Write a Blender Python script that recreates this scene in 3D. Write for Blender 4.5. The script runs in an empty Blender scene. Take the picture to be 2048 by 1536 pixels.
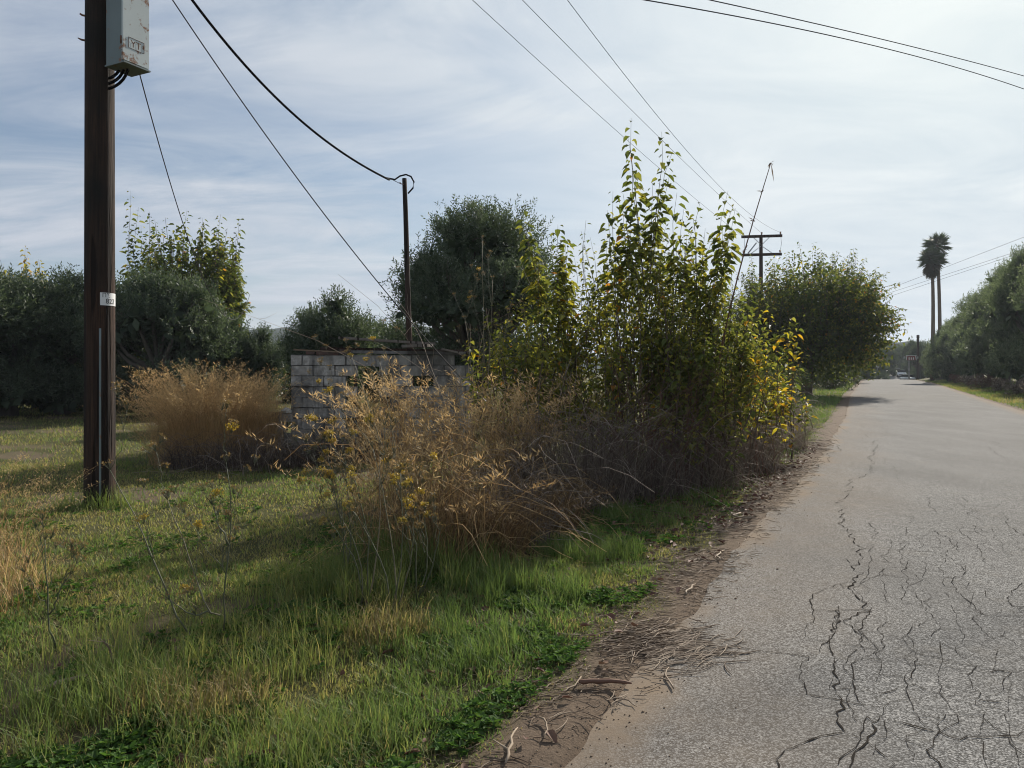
import bpy, math
import numpy as np
from mathutils import Vector
rng = np.random.default_rng(7)
R = math.radians
sc = bpy.context.scene
# ------------------------------------------------------------------ camera
F, CX, HY, EYE = 1538.0, 1024.0, 740.0, 1.55      # photo pixels (2048 wide): focal length, centre, horizon; eye height
cam = bpy.data.cameras.new('camera'); cam.sensor_width = 36; cam.lens = 36 * F / 2048
cam.shift_y = -(768 - HY) / 2048; cam.clip_start = .05; cam.clip_end = 9000
co = bpy.data.objects.new('camera', cam); sc.collection.objects.link(co)
co.location = (0, 0, EYE); co.rotation_euler = (R(90), 0, 0); sc.camera = co
# ------------------------------------------------------------------ sun and sky
SUN_AZ, SUN_EL = R(30.5), R(27)
sdir = Vector((math.sin(SUN_AZ) * math.cos(SUN_EL), math.cos(SUN_AZ) * math.cos(SUN_EL), math.sin(SUN_EL)))
sun = bpy.data.lights.new('sun', 'SUN'); sun.energy = 5.0; sun.angle = R(.8); sun.color = (1, .93, .82)
so = bpy.data.objects.new('sun', sun); sc.collection.objects.link(so)
so.rotation_euler = (-sdir).to_track_quat('-Z', 'Y').to_euler()
w = bpy.data.worlds.new('World'); sc.world = w; w.use_nodes = True
nt = w.node_tree; nt.nodes.clear()
def N(tree, typ, **kw):
    n = tree.nodes.new(typ)
    for k, v in kw.items():
        if k.startswith('i_'): n.inputs[int(k[2:])].default_value = v
        else: setattr(n, k, v)
    return n
def math_node(tree, op, a, b=None, c=None, clamp=False):
    n = tree.nodes.new('ShaderNodeMath'); n.operation = op; n.use_clamp = clamp
    for i, x in enumerate((a, b, c)):
        if x is None: continue
        if isinstance(x, (int, float)): n.inputs[i].default_value = x
        else: tree.links.new(x, n.inputs[i])
    return n.outputs[0]
def mix_col(tree, f, a, b, blend='MIX'):
    n = tree.nodes.new('ShaderNodeMix'); n.data_type = 'RGBA'; n.blend_type = blend
    for i, x in ((0, f), (6, a), (7, b)):
        if isinstance(x, (int, float)): n.inputs[i].default_value = x
        elif isinstance(x, tuple): n.inputs[i].default_value = (*x, 1)
        else: tree.links.new(x, n.inputs[i])
    return n.outputs[2]
def ramp(tree, fac, stops, interp='LINEAR'):
    n = tree.nodes.new('ShaderNodeValToRGB'); n.color_ramp.interpolation = interp
    e = n.color_ramp.elements
    while len(e) < len(stops): e.new(.5)
    for el, (p, c) in zip(e, stops):
        el.position = p; el.color = (*c, 1) if isinstance(c, tuple) else (c, c, c, 1)
    tree.links.new(fac, n.inputs[0]); return n.outputs[0]
def maprange(tree, x, a, b, c, d):
    n = tree.nodes.new('ShaderNodeMapRange'); tree.links.new(x, n.inputs[0])
    for i, v in enumerate((a, b, c, d)): n.inputs[i + 1].default_value = v
    return n.outputs[0]
tc = N(nt, 'ShaderNodeTexCoord'); sep = N(nt, 'ShaderNodeSeparateXYZ'); nt.links.new(tc.outputs['Generated'], sep.inputs[0])
sky = N(nt, 'ShaderNodeTexSky', sky_type='NISHITA', sun_disc=False, sun_elevation=SUN_EL, sun_rotation=SUN_AZ, air_density=1.0, dust_density=1.2, ozone_density=1.5)
zz = math_node(nt, 'ADD', math_node(nt, 'MAXIMUM', sep.outputs[2], 0.0), .16)
px_ = math_node(nt, 'DIVIDE', sep.outputs[0], zz); py_ = math_node(nt, 'DIVIDE', sep.outputs[1], zz)
comb = N(nt, 'ShaderNodeCombineXYZ'); nt.links.new(px_, comb.inputs[0]); nt.links.new(py_, comb.inputs[1])
mp = N(nt, 'ShaderNodeMapping'); nt.links.new(comb.outputs[0], mp.inputs[0]); mp.inputs['Rotation'].default_value = (0, 0, R(28)); mp.inputs['Scale'].default_value = (.40, .85, 1); mp.inputs['Location'].default_value = (3.1, .75, 0)
n1 = N(nt, 'ShaderNodeTexNoise'); n1.inputs['Scale'].default_value = .9; n1.inputs['Detail'].default_value = 7; n1.inputs['Roughness'].default_value = .55; n1.inputs['Distortion'].default_value = .6
nt.links.new(mp.outputs[0], n1.inputs['Vector'])
n2 = N(nt, 'ShaderNodeTexNoise'); n2.inputs['Scale'].default_value = 2.4; n2.inputs['Detail'].default_value = 8; n2.inputs['Roughness'].default_value = .62; n2.inputs['Distortion'].default_value = 1.2
nt.links.new(mp.outputs[0], n2.inputs['Vector'])
dens = math_node(nt, 'ADD', math_node(nt, 'MULTIPLY', n1.outputs[0], .78), math_node(nt, 'MULTIPLY', n2.outputs[0], .22))
# angle to the sun: the veil of thin cloud scatters more light near it
vd = N(nt, 'ShaderNodeVectorMath', operation='DOT_PRODUCT'); nt.links.new(tc.outputs['Generated'], vd.inputs[0]); vd.inputs[1].default_value = tuple(sdir)
cosg = math_node(nt, 'MAXIMUM', vd.outputs['Value'], 0.0)
glow = math_node(nt, 'POWER', cosg, 4.0)
core = math_node(nt, 'POWER', cosg, 40.0)
amt = maprange(nt, dens, .44, .59, .25, .97)
lowz = maprange(nt, sep.outputs[2], 0.0, .2, .8, 0.0)
amt = math_node(nt, 'MAXIMUM', amt, math_node(nt, 'ADD', lowz, math_node(nt, 'MULTIPLY', glow, 1.25)), clamp=True)
ccol = mix_col(nt, maprange(nt, n2.outputs[0], .35, .68, 0, 1), (3.1, 3.55, 4.3), (4.2, 4.45, 4.95))
lit = mix_col(nt, glow, (0, 0, 0), (1.75, 1.95, 1.65)); lit2 = mix_col(nt, core, (0, 0, 0), (.9, .8, .4))
ccol = mix_col(nt, 1.0, mix_col(nt, 1.0, ccol, lit, 'ADD'), lit2, 'ADD')
skyc = mix_col(nt, 1.0, sky.outputs[0], (.46, .54, .60), 'MULTIPLY')
fin = mix_col(nt, amt, skyc, ccol)
bg = N(nt, 'ShaderNodeBackground'); bg.inputs[1].default_value = .1; nt.links.new(fin, bg.inputs[0])
wo = N(nt, 'ShaderNodeOutputWorld'); nt.links.new(bg.outputs[0], wo.inputs[0])
vs = sc.view_settings; vs.view_transform = 'Standard'; vs.look = 'None'; vs.exposure = .5; vs.gamma = 1; vs.use_curve_mapping = False
sc.render.engine = 'CYCLES'
cy = sc.cycles; cy.max_bounces = 6; cy.diffuse_bounces = 3; cy.transmission_bounces = 4; cy.transparent_max_bounces = 4; cy.glossy_bounces = 2; cy.volume_bounces = 0
cy.use_denoising = True; cy.denoiser = 'OPENIMAGEDENOISE'; cy.denoising_input_passes = 'RGB_ALBEDO_NORMAL'; cy.denoising_prefilter = 'ACCURATE'; cy.filter_width = 1.05; cy.sample_clamp_indirect = 4; cy.caustics_reflective = False; cy.caustics_refractive = False

# ------------------------------------------------------------------ coordinates
AZ = math.atan((1784 - CX) / F); CA, SA = math.cos(AZ), math.sin(AZ)
def at(px, py, Y): return np.array([(px - CX) / F * Y, Y, EYE - (py - HY) / F * Y])
def gp(px, py): Y = EYE * F / (py - HY); return np.array([(px - CX) / F * Y, Y, 0.])
def xp(px, Y): return (px - CX) / F * Y
def to_uv(x, y): return x * CA - y * SA, x * SA + y * CA       # across and along the road
def to_xy(u, v): return u * CA + v * SA, -u * SA + v * CA
_e = [to_uv(*gp(*p)[:2]) for p in [(1100, 1536), (1250, 1372), (1362, 1240), (1480, 1100), (1560, 1008), (1648, 900), (1690, 836), (1701, 790), (1715, 772), (1731, 757.5)]]
EV = np.array([-40] + [a[1] for a in _e] + [260, 900]); EU = np.array([_e[0][0]] + [a[0] for a in _e] + [-4.4, -4.4])
REDGE = 4.42
def redge(v): return np.interp(v, [0, 108, 130, 150, 200], [4.42, 4.3, 3.5, 2.6, 2.4])
rt = np.random.default_rng(99).random((256, 256))
def vnoise(x, y, s=1.0, off=0):
    x = np.asarray(x) / s + 37.3 + off * 17.1; y = np.asarray(y) / s + 11.7 + off * 5.3
    xi = np.floor(x).astype(int); yi = np.floor(y).astype(int); fx = x - xi; fy = y - yi
    fx = fx * fx * (3 - 2 * fx); fy = fy * fy * (3 - 2 * fy)
    g = lambda a, b: rt[a % 256, b % 256]
    return (g(xi, yi) * (1 - fx) + g(xi + 1, yi) * fx) * (1 - fy) + (g(xi, yi + 1) * (1 - fx) + g(xi + 1, yi + 1) * fx) * fy
def fnoise(x, y, s=1.0, off=0): return (vnoise(x, y, s, off) * .55 + vnoise(x, y, s * .45, off + 3) * .3 + vnoise(x, y, s * .2, off + 6) * .15)
def sstep(a, b, x): t = np.clip((x - a) / (b - a), 0, 1); return t * t * (3 - 2 * t)
def ledge(v): return np.interp(v, EV, EU)
def prof(v): return np.interp(v, [-50, 128, 140, 150, 160, 170, 180, 190, 215, 300, 500, 3000], [0, 0, -.02, -.12, -.6, -.75, -.1, .42, .6, -1, -4, -4])
def ground_z(x, y):
    u, v = to_uv(np.asarray(x, float), np.asarray(y, float))
    le = ledge(v) + (fnoise(u * .2, v, .8, 2) - .5) * .14
    d = np.maximum(le - u, u - redge(v))                 # >0 off the road
    z = np.where(d < .06, -.05 * sstep(.06, -.12, d), 0)
    off = sstep(.05, .8, d)
    z = z + off * ((fnoise(x, y, 2.2) - .5) * .09 + (fnoise(x, y, .5, 4) - .5) * .06 - .02)
    z = z + np.where(u > redge(v), sstep(.8, 4, u - redge(v)) * .45, 0)
    return z + prof(v)
# ------------------------------------------------------------------ mesh building
coll = sc.collection
def link(o, parent=None):
    coll.objects.link(o)
    if parent is not None: o.parent = parent
    return o
def raw_mesh(name, V, faces, t=None, flat=False):
    me = bpy.data.meshes.new(name); V = np.asarray(V, np.float32)
    me.vertices.add(len(V)); me.vertices.foreach_set('co', V.ravel())
    nl = sum(f.size for f in faces); nf = sum(len(f) for f in faces)
    idx = np.concatenate([f.ravel() for f in faces]).astype(np.int32)
    tot = np.concatenate([np.full(len(f), f.shape[1]) for f in faces]).astype(np.int32)
    st = np.concatenate([[0], np.cumsum(tot)[:-1]]).astype(np.int32)
    me.loops.add(nl); me.loops.foreach_set('vertex_index', idx)
    me.polygons.add(nf); me.polygons.foreach_set('loop_start', st)
    if t is not None:
        a = me.attributes.new('t', 'FLOAT', 'POINT'); a.data.foreach_set('value', np.asarray(t, np.float32))
    me.update(calc_edges=True)
    if flat: me.shade_flat()
    return me
def unit(a): return a / np.maximum(np.linalg.norm(a, axis=-1, keepdims=True), 1e-9)
Z3 = np.array([0, 0, 1.])
class MB:
    def __init__(s): s.V, s.F, s.T, s.n = [], [], [], 0
    def add(s, V, F_, t=0.5):
        V = np.asarray(V, float).reshape(-1, 3); s.V.append(V); s.F.append(np.asarray(F_, int) + s.n)
        s.T.append(np.broadcast_to(np.asarray(t, float), (len(V),)) if np.ndim(t) == 0 else np.asarray(t, float)); s.n += len(V)
    def leaves(s, B, A, S, L, W, t, kind='diamond'):
        n = len(B); A = unit(A); S = unit(S - (S * A).sum(1, keepdims=True) * A); Nn = np.cross(A, S); L = L[:, None] * np.ones((n, 1)); W = W[:, None] * np.ones((n, 1)); i = np.arange(n)[:, None]
        if kind == 'diamond':
            V = np.stack([B, B + .45 * L * A + .5 * W * S, B + L * A, B + .45 * L * A - .5 * W * S], 1)
            s.add(V, i * 4 + np.array([[0, 1, 2, 3]]), np.repeat(t, 4))
        else:
            up = .22 * W * Nn
            V = np.stack([B, B + .18 * L * A + .46 * W * S + up, B + .58 * L * A + .40 * W * S + up * .8, B + L * A - .18 * L * Z3, B + .58 * L * A - .40 * W * S + up * .8, B + .18 * L * A - .46 * W * S + up], 1)
            Fq = np.concatenate([i * 6 + np.array([[0, 1, 2, 3]]), i * 6 + np.array([[0, 3, 4, 5]])])
            s.add(V, Fq, np.repeat(t, 6))
    def blades(s, B, H, L, W, t, bend, seg=2):
        """grass blades: root B, horizontal lean direction H, length, width, bend"""
        n = len(B); S = np.stack([-H[:, 1], H[:, 0], np.zeros(n)], 1)
        a = rng.uniform(-.9, .9, n)[:, None]; S = unit(S + a * H); L = L[:, None]; W = W[:, None]; b = bend[:, None]
        P = lambda q: B + Z3 * (L * q * (1 - .35 * b * q)) + H * (L * b * q * q)
        i = np.arange(n)[:, None]
        if seg == 1:
            s.add(np.stack([B - .5 * W * S, B + .5 * W * S, P(1.)], 1), i * 3 + np.array([[0, 1, 2]]), np.repeat(t, 3)); return
        V = np.stack([B - .5 * W * S, B + .5 * W * S, P(.55) + .4 * W * S, P(.55) - .4 * W * S, P(1.)], 1)
        tt = np.repeat(t, 5); s.add(V, i * 5 + np.array([[0, 1, 2, 3]]), tt)
        s.F.append(np.arange(n)[:, None] * 5 + np.array([[3, 2, 4]]) + s.n - 5 * n)
    def tubes(s, P, r, k=4, t=.5, cap=False):
        """P (n,m,3) paths, r (n,m) radii"""
        P = np.asarray(P, float); r = np.asarray(r, float); n, m, _ = P.shape
        D = unit(np.gradient(P, axis=1)); ref = np.where(np.abs(D[..., 2:3]) > .9, np.array([1., 0, 0]), Z3)
        ref = np.broadcast_to(np.where(np.abs(unit(P[:, -1] - P[:, 0])[:, 2:3]) > .75, np.array([1., 0.05, 0]), Z3)[:, None, :], P.shape)
        e1 = unit(np.cross(D, ref)); e2 = np.cross(D, e1)
        ang = np.arange(k) * 2 * math.pi / k
        V = P[:, :, None, :] + r[:, :, None, None] * (np.cos(ang)[:, None] * e1[:, :, None, :] + np.sin(ang)[:, None] * e2[:, :, None, :])
        a, b, c = np.meshgrid(np.arange(n), np.arange(m - 1), np.arange(k), indexing='ij')
        q = lambda bb, cc: a * m * k + bb * k + cc % k
        Fq = np.stack([q(b, c), q(b, c + 1), q(b + 1, c + 1), q(b + 1, c)], -1).reshape(-1, 4)
        tt = t if np.ndim(t) == 0 else np.repeat(t, m * k)
        n0 = s.n; s.add(V, Fq, tt)
        if cap:
            for j in range(n):
                for e in (0, m - 1):
                    f = np.arange(k) + n0 + j * m * k + e * k; s.F.append((f if e else f[::-1])[None, :])
    def tube(s, pts, rad, k=8, t=.5, cap=True):
        pts = np.asarray(pts, float); rad = np.broadcast_to(np.asarray(rad, float), (len(pts),)); s.tubes(pts[None], rad[None], k, t, cap)
    def box(s, c, sx, sy, sz, ax=(1, 0, 0), up=(0, 0, 1), t=.5, taper=1.0):
        ax = unit(np.array(ax, float)); up = np.array(up, float); ay = unit(np.cross(up, ax)); az = np.cross(ax, ay)
        V = [np.array(c, float) + ax * sx / 2 * i * (taper if k > 0 else 1) + ay * sy / 2 * j * (taper if k > 0 else 1) + az * sz / 2 * k for k in (-1, 1) for j in (-1, 1) for i in (-1, 1)]
        s.add(V, [[0, 2, 3, 1], [4, 5, 7, 6], [0, 1, 5, 4], [2, 6, 7, 3], [1, 3, 7, 5], [0, 4, 6, 2]], t)
    def mesh(s, name, flat=False): return raw_mesh(name, np.concatenate(s.V), s.F, np.concatenate(s.T), flat)
    def build(s, name, mat, parent=None, flat=False, origin=None):
        V = np.concatenate(s.V)
        if origin is not None: V = V - np.asarray(origin)
        me = raw_mesh(name, V, s.F, np.concatenate(s.T), flat); me.materials.append(mat)
        o = bpy.data.objects.new(name, me)
        if origin is not None: o.location = tuple(origin)
        return link(o, parent)
def tag(o, label=None, cat=None, group=None, kind=None):
    for k, v in (('label', label), ('category', cat), ('group', group), ('kind', kind)):
        if v: o[k] = v
    return o
def empty(name, loc, label=None, cat=None, group=None, rz=0):
    o = bpy.data.objects.new(name, None); o.location = tuple(loc); o.rotation_euler.z = rz; o.empty_display_size = .1; link(o); return tag(o, label, cat, group)
def rnd_dir(n): return unit(rng.normal(size=(n, 3)))
# ------------------------------------------------------------------ materials
def new_mat(name):
    m = bpy.data.materials.new(name); m.use_nodes = True; m.node_tree.nodes.clear(); return m, m.node_tree
def finish(t, sh, disp=None):
    o = t.nodes.new('ShaderNodeOutputMaterial'); t.links.new(sh, o.inputs[0])
def bsdf(t, col, rough=.8, spec=.3, bump=None, bstr=.5, bdist=.01, metal=0):
    b = t.nodes.new('ShaderNodeBsdfPrincipled'); b.inputs['Specular IOR Level'].default_value = spec; b.inputs['Metallic'].default_value = metal
    if isinstance(col, tuple): b.inputs['Base Color'].default_value = (*col, 1)
    else: t.links.new(col, b.inputs['Base Color'])
    if isinstance(rough, (int, float)): b.inputs['Roughness'].default_value = rough
    else: t.links.new(rough, b.inputs['Roughness'])
    if bump is not None:
        bn = t.nodes.new('ShaderNodeBump'); bn.inputs['Strength'].default_value = bstr; bn.inputs['Distance'].default_value = bdist
        t.links.new(bump, bn.inputs['Height']); t.links.new(bn.outputs[0], b.inputs['Normal'])
    return b.outputs[0]
def noise(t, scale, detail=4, rough=.55, vec=None, dist=0, sc3=None):
    n = t.nodes.new('ShaderNodeTexNoise'); n.inputs['Scale'].default_value = scale; n.inputs['Detail'].default_value = detail; n.inputs['Roughness'].default_value = rough; n.inputs['Distortion'].default_value = dist
    if vec is None: vec = t.nodes.new('ShaderNodeTexCoord').outputs['Object']
    if sc3:
        m = t.nodes.new('ShaderNodeMapping'); m.inputs['Scale'].default_value = sc3; t.links.new(vec, m.inputs[0]); vec = m.outputs[0]
    t.links.new(vec, n.inputs['Vector']); return n.outputs[0]
def leaf_mat(name, stops, trans=.4, rough=.5, spec=.35, tmul=(1.3, 1.35, .7)):
    m, t = new_mat(name); a = t.nodes.new('ShaderNodeAttribute'); a.attribute_name = 't'
    col = ramp(t, a.outputs['Fac'], stops)
    b = bsdf(t, col, rough, spec)
    tr = t.nodes.new('ShaderNodeBsdfTranslucent'); t.links.new(mix_col(t, 1.0, col, tmul, 'MULTIPLY'), tr.inputs[0])
    mx = t.nodes.new('ShaderNodeMixShader'); mx.inputs[0].default_value = trans
    t.links.new(b, mx.inputs[1]); t.links.new(tr.outputs[0], mx.inputs[2]); finish(t, mx.outputs[0]); return m
M = {}
M['grass'] = leaf_mat('grass_blade', [(0, (.28, .21, .12)), (.3, (.38, .31, .14)), (.5, (.235, .25, .085)), (.75, (.145, .19, .064)), (1, (.13, .19, .06))], .45, .6, .2, (1.12, 1.2, .75))
M['dry'] = leaf_mat('dry_grass', [(0, (.15, .09, .055)), (.35, (.28, .19, .10)), (.7, (.50, .355, .18)), (1, (.68, .51, .28))], .45, .6, .15, (1.1, 1.02, .85))
M['golden'] = leaf_mat('golden_grass', [(0, (.22, .12, .05)), (.5, (.43, .29, .14)), (1, (.70, .51, .28))], .45, .6, .15, (1.15, 1.05, .8))
M['thatch'] = leaf_mat('dead_thatch', [(0, (.07, .05, .042)), (.5, (.22, .175, .14)), (1, (.42, .35, .28))], .25, .7, .2, (1, 1, .9))
M['olive_leaf'] = leaf_mat('olive_leaf', [(0, (.04, .058, .036)), (.5, (.085, .112, .07)), (.85, (.14, .165, .115)), (1, (.18, .20, .155))], .3, .6, .22, (1.1, 1.2, .7))
M['olive_light'] = leaf_mat('olive_leaf_pale', [(0, (.06, .082, .05)), (.5, (.125, .152, .092)), (.85, (.19, .215, .15)), (1, (.25, .27, .21))], .38, .6, .22, (1.1, 1.2, .75))
M['mulberry'] = leaf_mat('mulberry_leaf', [(0, (.055, .085, .03)), (.45, (.12, .15, .045)), (.62, (.25, .255, .075)), (.78, (.36, .32, .04)), (.92, (.50, .35, .04)), (1, (.48, .16, .04))], .5, .55, .2, (1.3, 1.25, .62))
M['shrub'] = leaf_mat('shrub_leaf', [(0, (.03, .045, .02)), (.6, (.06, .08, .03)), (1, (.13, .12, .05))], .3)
M['yellow_leaf'] = leaf_mat('yellow_leaf', [(0, (.10, .12, .03)), (.5, (.32, .24, .04)), (1, (.5, .30, .05))], .5)
M['palm_leaf'] = leaf_mat('palm_leaf', [(0, (.10, .075, .05)), (.4, (.05, .06, .03)), (1, (.06, .09, .04))], .25, .5, .3)
M['umbel'] = leaf_mat('umbel_flower', [(0, (.22, .14, .08)), (.5, (.34, .26, .06)), (1, (.48, .30, .05))], .3)
M['fennel'] = leaf_mat('fennel_stem', [(0, (.06, .07, .04)), (.5, (.12, .125, .075)), (1, (.24, .20, .13))], .1, .6, .3)
M['weed'] = leaf_mat('broad_weed', [(0, (.05, .085, .03)), (.6, (.075, .15, .035)), (1, (.12, .18, .06))], .4, .75, .12)
def bark(name, c1, c2, scl=9):
    m, t = new_mat(name); n = noise(t, scl, 6, .65, sc3=(1, 1, .12)); n2 = noise(t, 2.2, 3)
    col = mix_col(t, n, c1, c2); finish(t, bsdf(t, col, .9, .15, n, .9, .03)); return m
M['olive_bark'] = bark('olive_bark', (.05, .042, .035), (.17, .15, .125))
M['mul_bark'] = bark('mulberry_bark', (.055, .04, .03), (.18, .14, .10))
M['palm_bark'] = bark('palm_trunk', (.10, .07, .05), (.22, .17, .13), 5)
def pole_mat(name, c1, c2, c3):
    m, t = new_mat(name); g = maprange(t, noise(t, 40, 8, .75, sc3=(1, 1, .03)), .3, .7, 0, 1); big = noise(t, 1.3, 4, sc3=(1, 1, .5)); crack = noise(t, 12, 3, .4, sc3=(1, 1, .05))
    col = mix_col(t, g, c1, c2); col = mix_col(t, maprange(t, big, .4, .62, 0, .85), col, c3)
    col = mix_col(t, maprange(t, crack, .57, .61, 0, .85), col, (.015, .01, .008))
    h = math_node(t, 'SUBTRACT', g, maprange(t, crack, .56, .62, 0, 1.4))
    finish(t, bsdf(t, col, .85, .2, h, 1.0, .012)); return m
M['pole'] = pole_mat('creosoted_pole', (.010, .008, .007), (.095, .052, .033), (.016, .017, .016))
M['grey_wood'] = pole_mat('weathered_wood', (.12, .10, .085), (.27, .24, .21), (.19, .165, .14))
M['dark_wood'] = pole_mat('dark_wood', (.03, .02, .016), (.09, .055, .04), (.05, .038, .032))
def paint(name, col, rough=.5, rust=0., spec=.4, scale=9, metal=0):
    m, t = new_mat(name); n = noise(t, scale, 7, .68); n2 = noise(t, 2.6, 3)
    c = mix_col(t, maprange(t, n2, .3, .7, 0, .3), col, tuple(x * .6 for x in col))
    if rust:
        k = maprange(t, math_node(t, 'ADD', math_node(t, 'MULTIPLY', n, .65), math_node(t, 'MULTIPLY', n2, .35)), .60 - rust * .1, .66 - rust * .1, 0, 1)
        c = mix_col(t, k, c, mix_col(t, n, (.10, .035, .015), (.30, .14, .06)))
    finish(t, bsdf(t, c, rough, spec, n, .25, .004, metal)); return m
M['box_paint'] = paint('chipped_pale_paint', (.55, .60, .58), .5, .55, .4, 11)
M['box_side'] = paint('grey_green_steel', (.17, .21, .21), .55, .3)
M['galv'] = paint('galvanised_steel', (.36, .37, .38), .5, 0, .5, 20, .6)
M['black'] = paint('black_rubber', (.012, .012, .013), .9, 0, .05)
M['wire'] = paint('aluminium_wire', (.04, .04, .042), .8, 0, .1)
M['white'] = paint('white_plate', (.78, .78, .76), .45)
M['ink'] = paint('black_ink', (.02, .02, .022), .7)
M['rustiron'] = paint('rusty_iron', (.13, .06, .04), .9, 1.0)
M['porcelain'] = paint('porcelain', (.30, .17, .11), .25, 0, .6)
M['brownsign'] = paint('brown_sign', (.20, .05, .04), .5)
M['stone'] = paint('pale_stone', (.48, .46, .42), .9, 0, .2, 14)
def block_mat(name, c1, c2, stain=.8, wash=.0):
    m, t = new_mat(name); tcn = t.nodes.new('ShaderNodeTexCoord'); oi = t.nodes.new('ShaderNodeObjectInfo')
    gpn = t.nodes.new('ShaderNodeNewGeometry').outputs['Position']
    fine = noise(t, 60, 5, .7, gpn); big = noise(t, 1.7, 5, .6, gpn, .5); run = noise(t, 7, 5, .6, gpn, 0, (1, 1, .15))
    c = mix_col(t, fine, c1, c2); c = mix_col(t, math_node(t, 'MULTIPLY', oi.outputs['Random'], .14), c, tuple(x * .55 for x in c1))
    c = mix_col(t, maprange(t, noise(t, 5, 6, .7, gpn), .5, .62, 0, wash), c, (.60, .575, .53)); c = mix_col(t, maprange(t, big, .42, .66, 0, stain), c, (.06, .058, .055)); c = mix_col(t, maprange(t, run, .46, .68, 0, .8), c, (.085, .08, .075))
    finish(t, bsdf(t, c, .95, .1, fine, .8, .008)); return m
M['block'] = block_mat('concrete_block', (.28, .265, .24), (.46, .44, .40), .75, .8)
M['mortar'] = block_mat('mortar', (.16, .155, .15), (.28, .27, .26), .6)
M['clay'] = block_mat('clay_brick', (.10, .055, .045), (.17, .10, .08), .8)
M['concrete'] = block_mat('cast_concrete', (.26, .25, .24), (.38, .37, .35), .6)
def ground_material():
    m, t = new_mat('field_soil'); a = t.nodes.new('ShaderNodeAttribute'); a.attribute_name = 't'
    n = noise(t, 9, 8, .7); f = noise(t, 60, 6, .75); b = noise(t, .6, 5, .6)
    soil = mix_col(t, n, (.09, .066, .05), (.20, .152, .112)); soil = mix_col(t, maprange(t, f, .4, .75, 0, .6), soil, (.27, .20, .14))
    soil = mix_col(t, maprange(t, f, .58, .7, 0, .8), soil, (.06, .042, .03))
    gr = mix_col(t, n, (.05, .06, .022), (.12, .12, .045)); gr = mix_col(t, maprange(t, b, .4, .65, 0, .7), gr, (.14, .115, .055))
    gr = mix_col(t, maprange(t, f, .35, .65, 0, .6), gr, (.05, .05, .025))
    c = mix_col(t, a.outputs['Fac'], soil, gr)
    h = math_node(t, 'ADD', n, math_node(t, 'MULTIPLY', f, .5))
    finish(t, bsdf(t, c, .97, .08, h, 1.0, .03)); return m
M['ground'] = ground_material()
def asphalt():
    m, t = new_mat('worn_asphalt'); tcn = t.nodes.new('ShaderNodeTexCoord').outputs['Object']
    a = t.nodes.new('ShaderNodeAttribute'); a.attribute_name = 't'
    v = t.nodes.new('ShaderNodeTexVoronoi'); v.inputs['Scale'].default_value = 120; t.links.new(tcn, v.inputs['Vector'])
    v2 = t.nodes.new('ShaderNodeTexVoronoi'); v2.inputs['Scale'].default_value = 95; t.links.new(tcn, v2.inputs['Vector'])
    sepc = t.nodes.new('ShaderNodeSeparateColor'); t.links.new(v.outputs['Color'], sepc.inputs[0])
    n = noise(t, 45, 5, .75, tcn); b = noise(t, .8, 5, .6, tcn, 0, (1, .3, 1)); st = noise(t, 3, 6, .65, tcn)
    c = mix_col(t, sepc.outputs[0], (.11, .107, .102), (.44, .43, .41))
    c = mix_col(t, maprange(t, v.outputs['Distance'], .4, .7, 0, .85), c, (.045, .042, .038)); c = mix_col(t, maprange(t, noise(t, 150, 3, .6, tcn), .45, .65, 0, .55), c, (.06, .056, .05)); s2 = t.nodes.new('ShaderNodeSeparateColor'); t.links.new(v2.outputs['Color'], s2.inputs[0]); c = mix_col(t, maprange(t, s2.outputs[1], .9, .93, 0, .4), c, (.55, .53, .49))
    c = mix_col(t, maprange(t, b, .4, .65, 0, .45), c, (.11, .105, .098)); c = mix_col(t, maprange(t, st, .55, .72, 0, .3), c, (.19, .17, .14))
    dirt = math_node(t, 'MULTIPLY', a.outputs['Fac'], maprange(t, st, .25, .6, .45, 1.1), clamp=True)
    c = mix_col(t, math_node(t, 'POWER', dirt, .8, clamp=True), c, mix_col(t, n, (.16, .12, .085), (.27, .215, .16)))
    h = math_node(t, 'SUBTRACT', math_node(t, 'MULTIPLY', n, .5), math_node(t, 'ADD', v.outputs['Distance'], math_node(t, 'MULTIPLY', v2.outputs['Distance'], .7)))
    finish(t, bsdf(t, c, .95, .05, h, .4, .0022)); return m
M['asphalt'] = asphalt()
M['crack'] = paint('dark_crack', (.04, .035, .03), .95, 0, .0)  # dark brown tone of the worn cracks
M['haystick'] = leaf_mat('dry_twig', [(0, (.10, .07, .05)), (.5, (.22, .16, .11)), (1, (.36, .28, .20))], .1, .7, .2, (1, 1, 1))
M['bramble'] = leaf_mat('bramble', [(0, (.10, .045, .035)), (.5, (.16, .085, .06)), (1, (.22, .15, .10))], .1, .7, .2, (1, 1, 1))
M['hill'] = leaf_mat('hill_wood', [(0, (.015, .025, .016)), (1, (.045, .06, .034))], .0, 1.0, .0)

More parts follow.
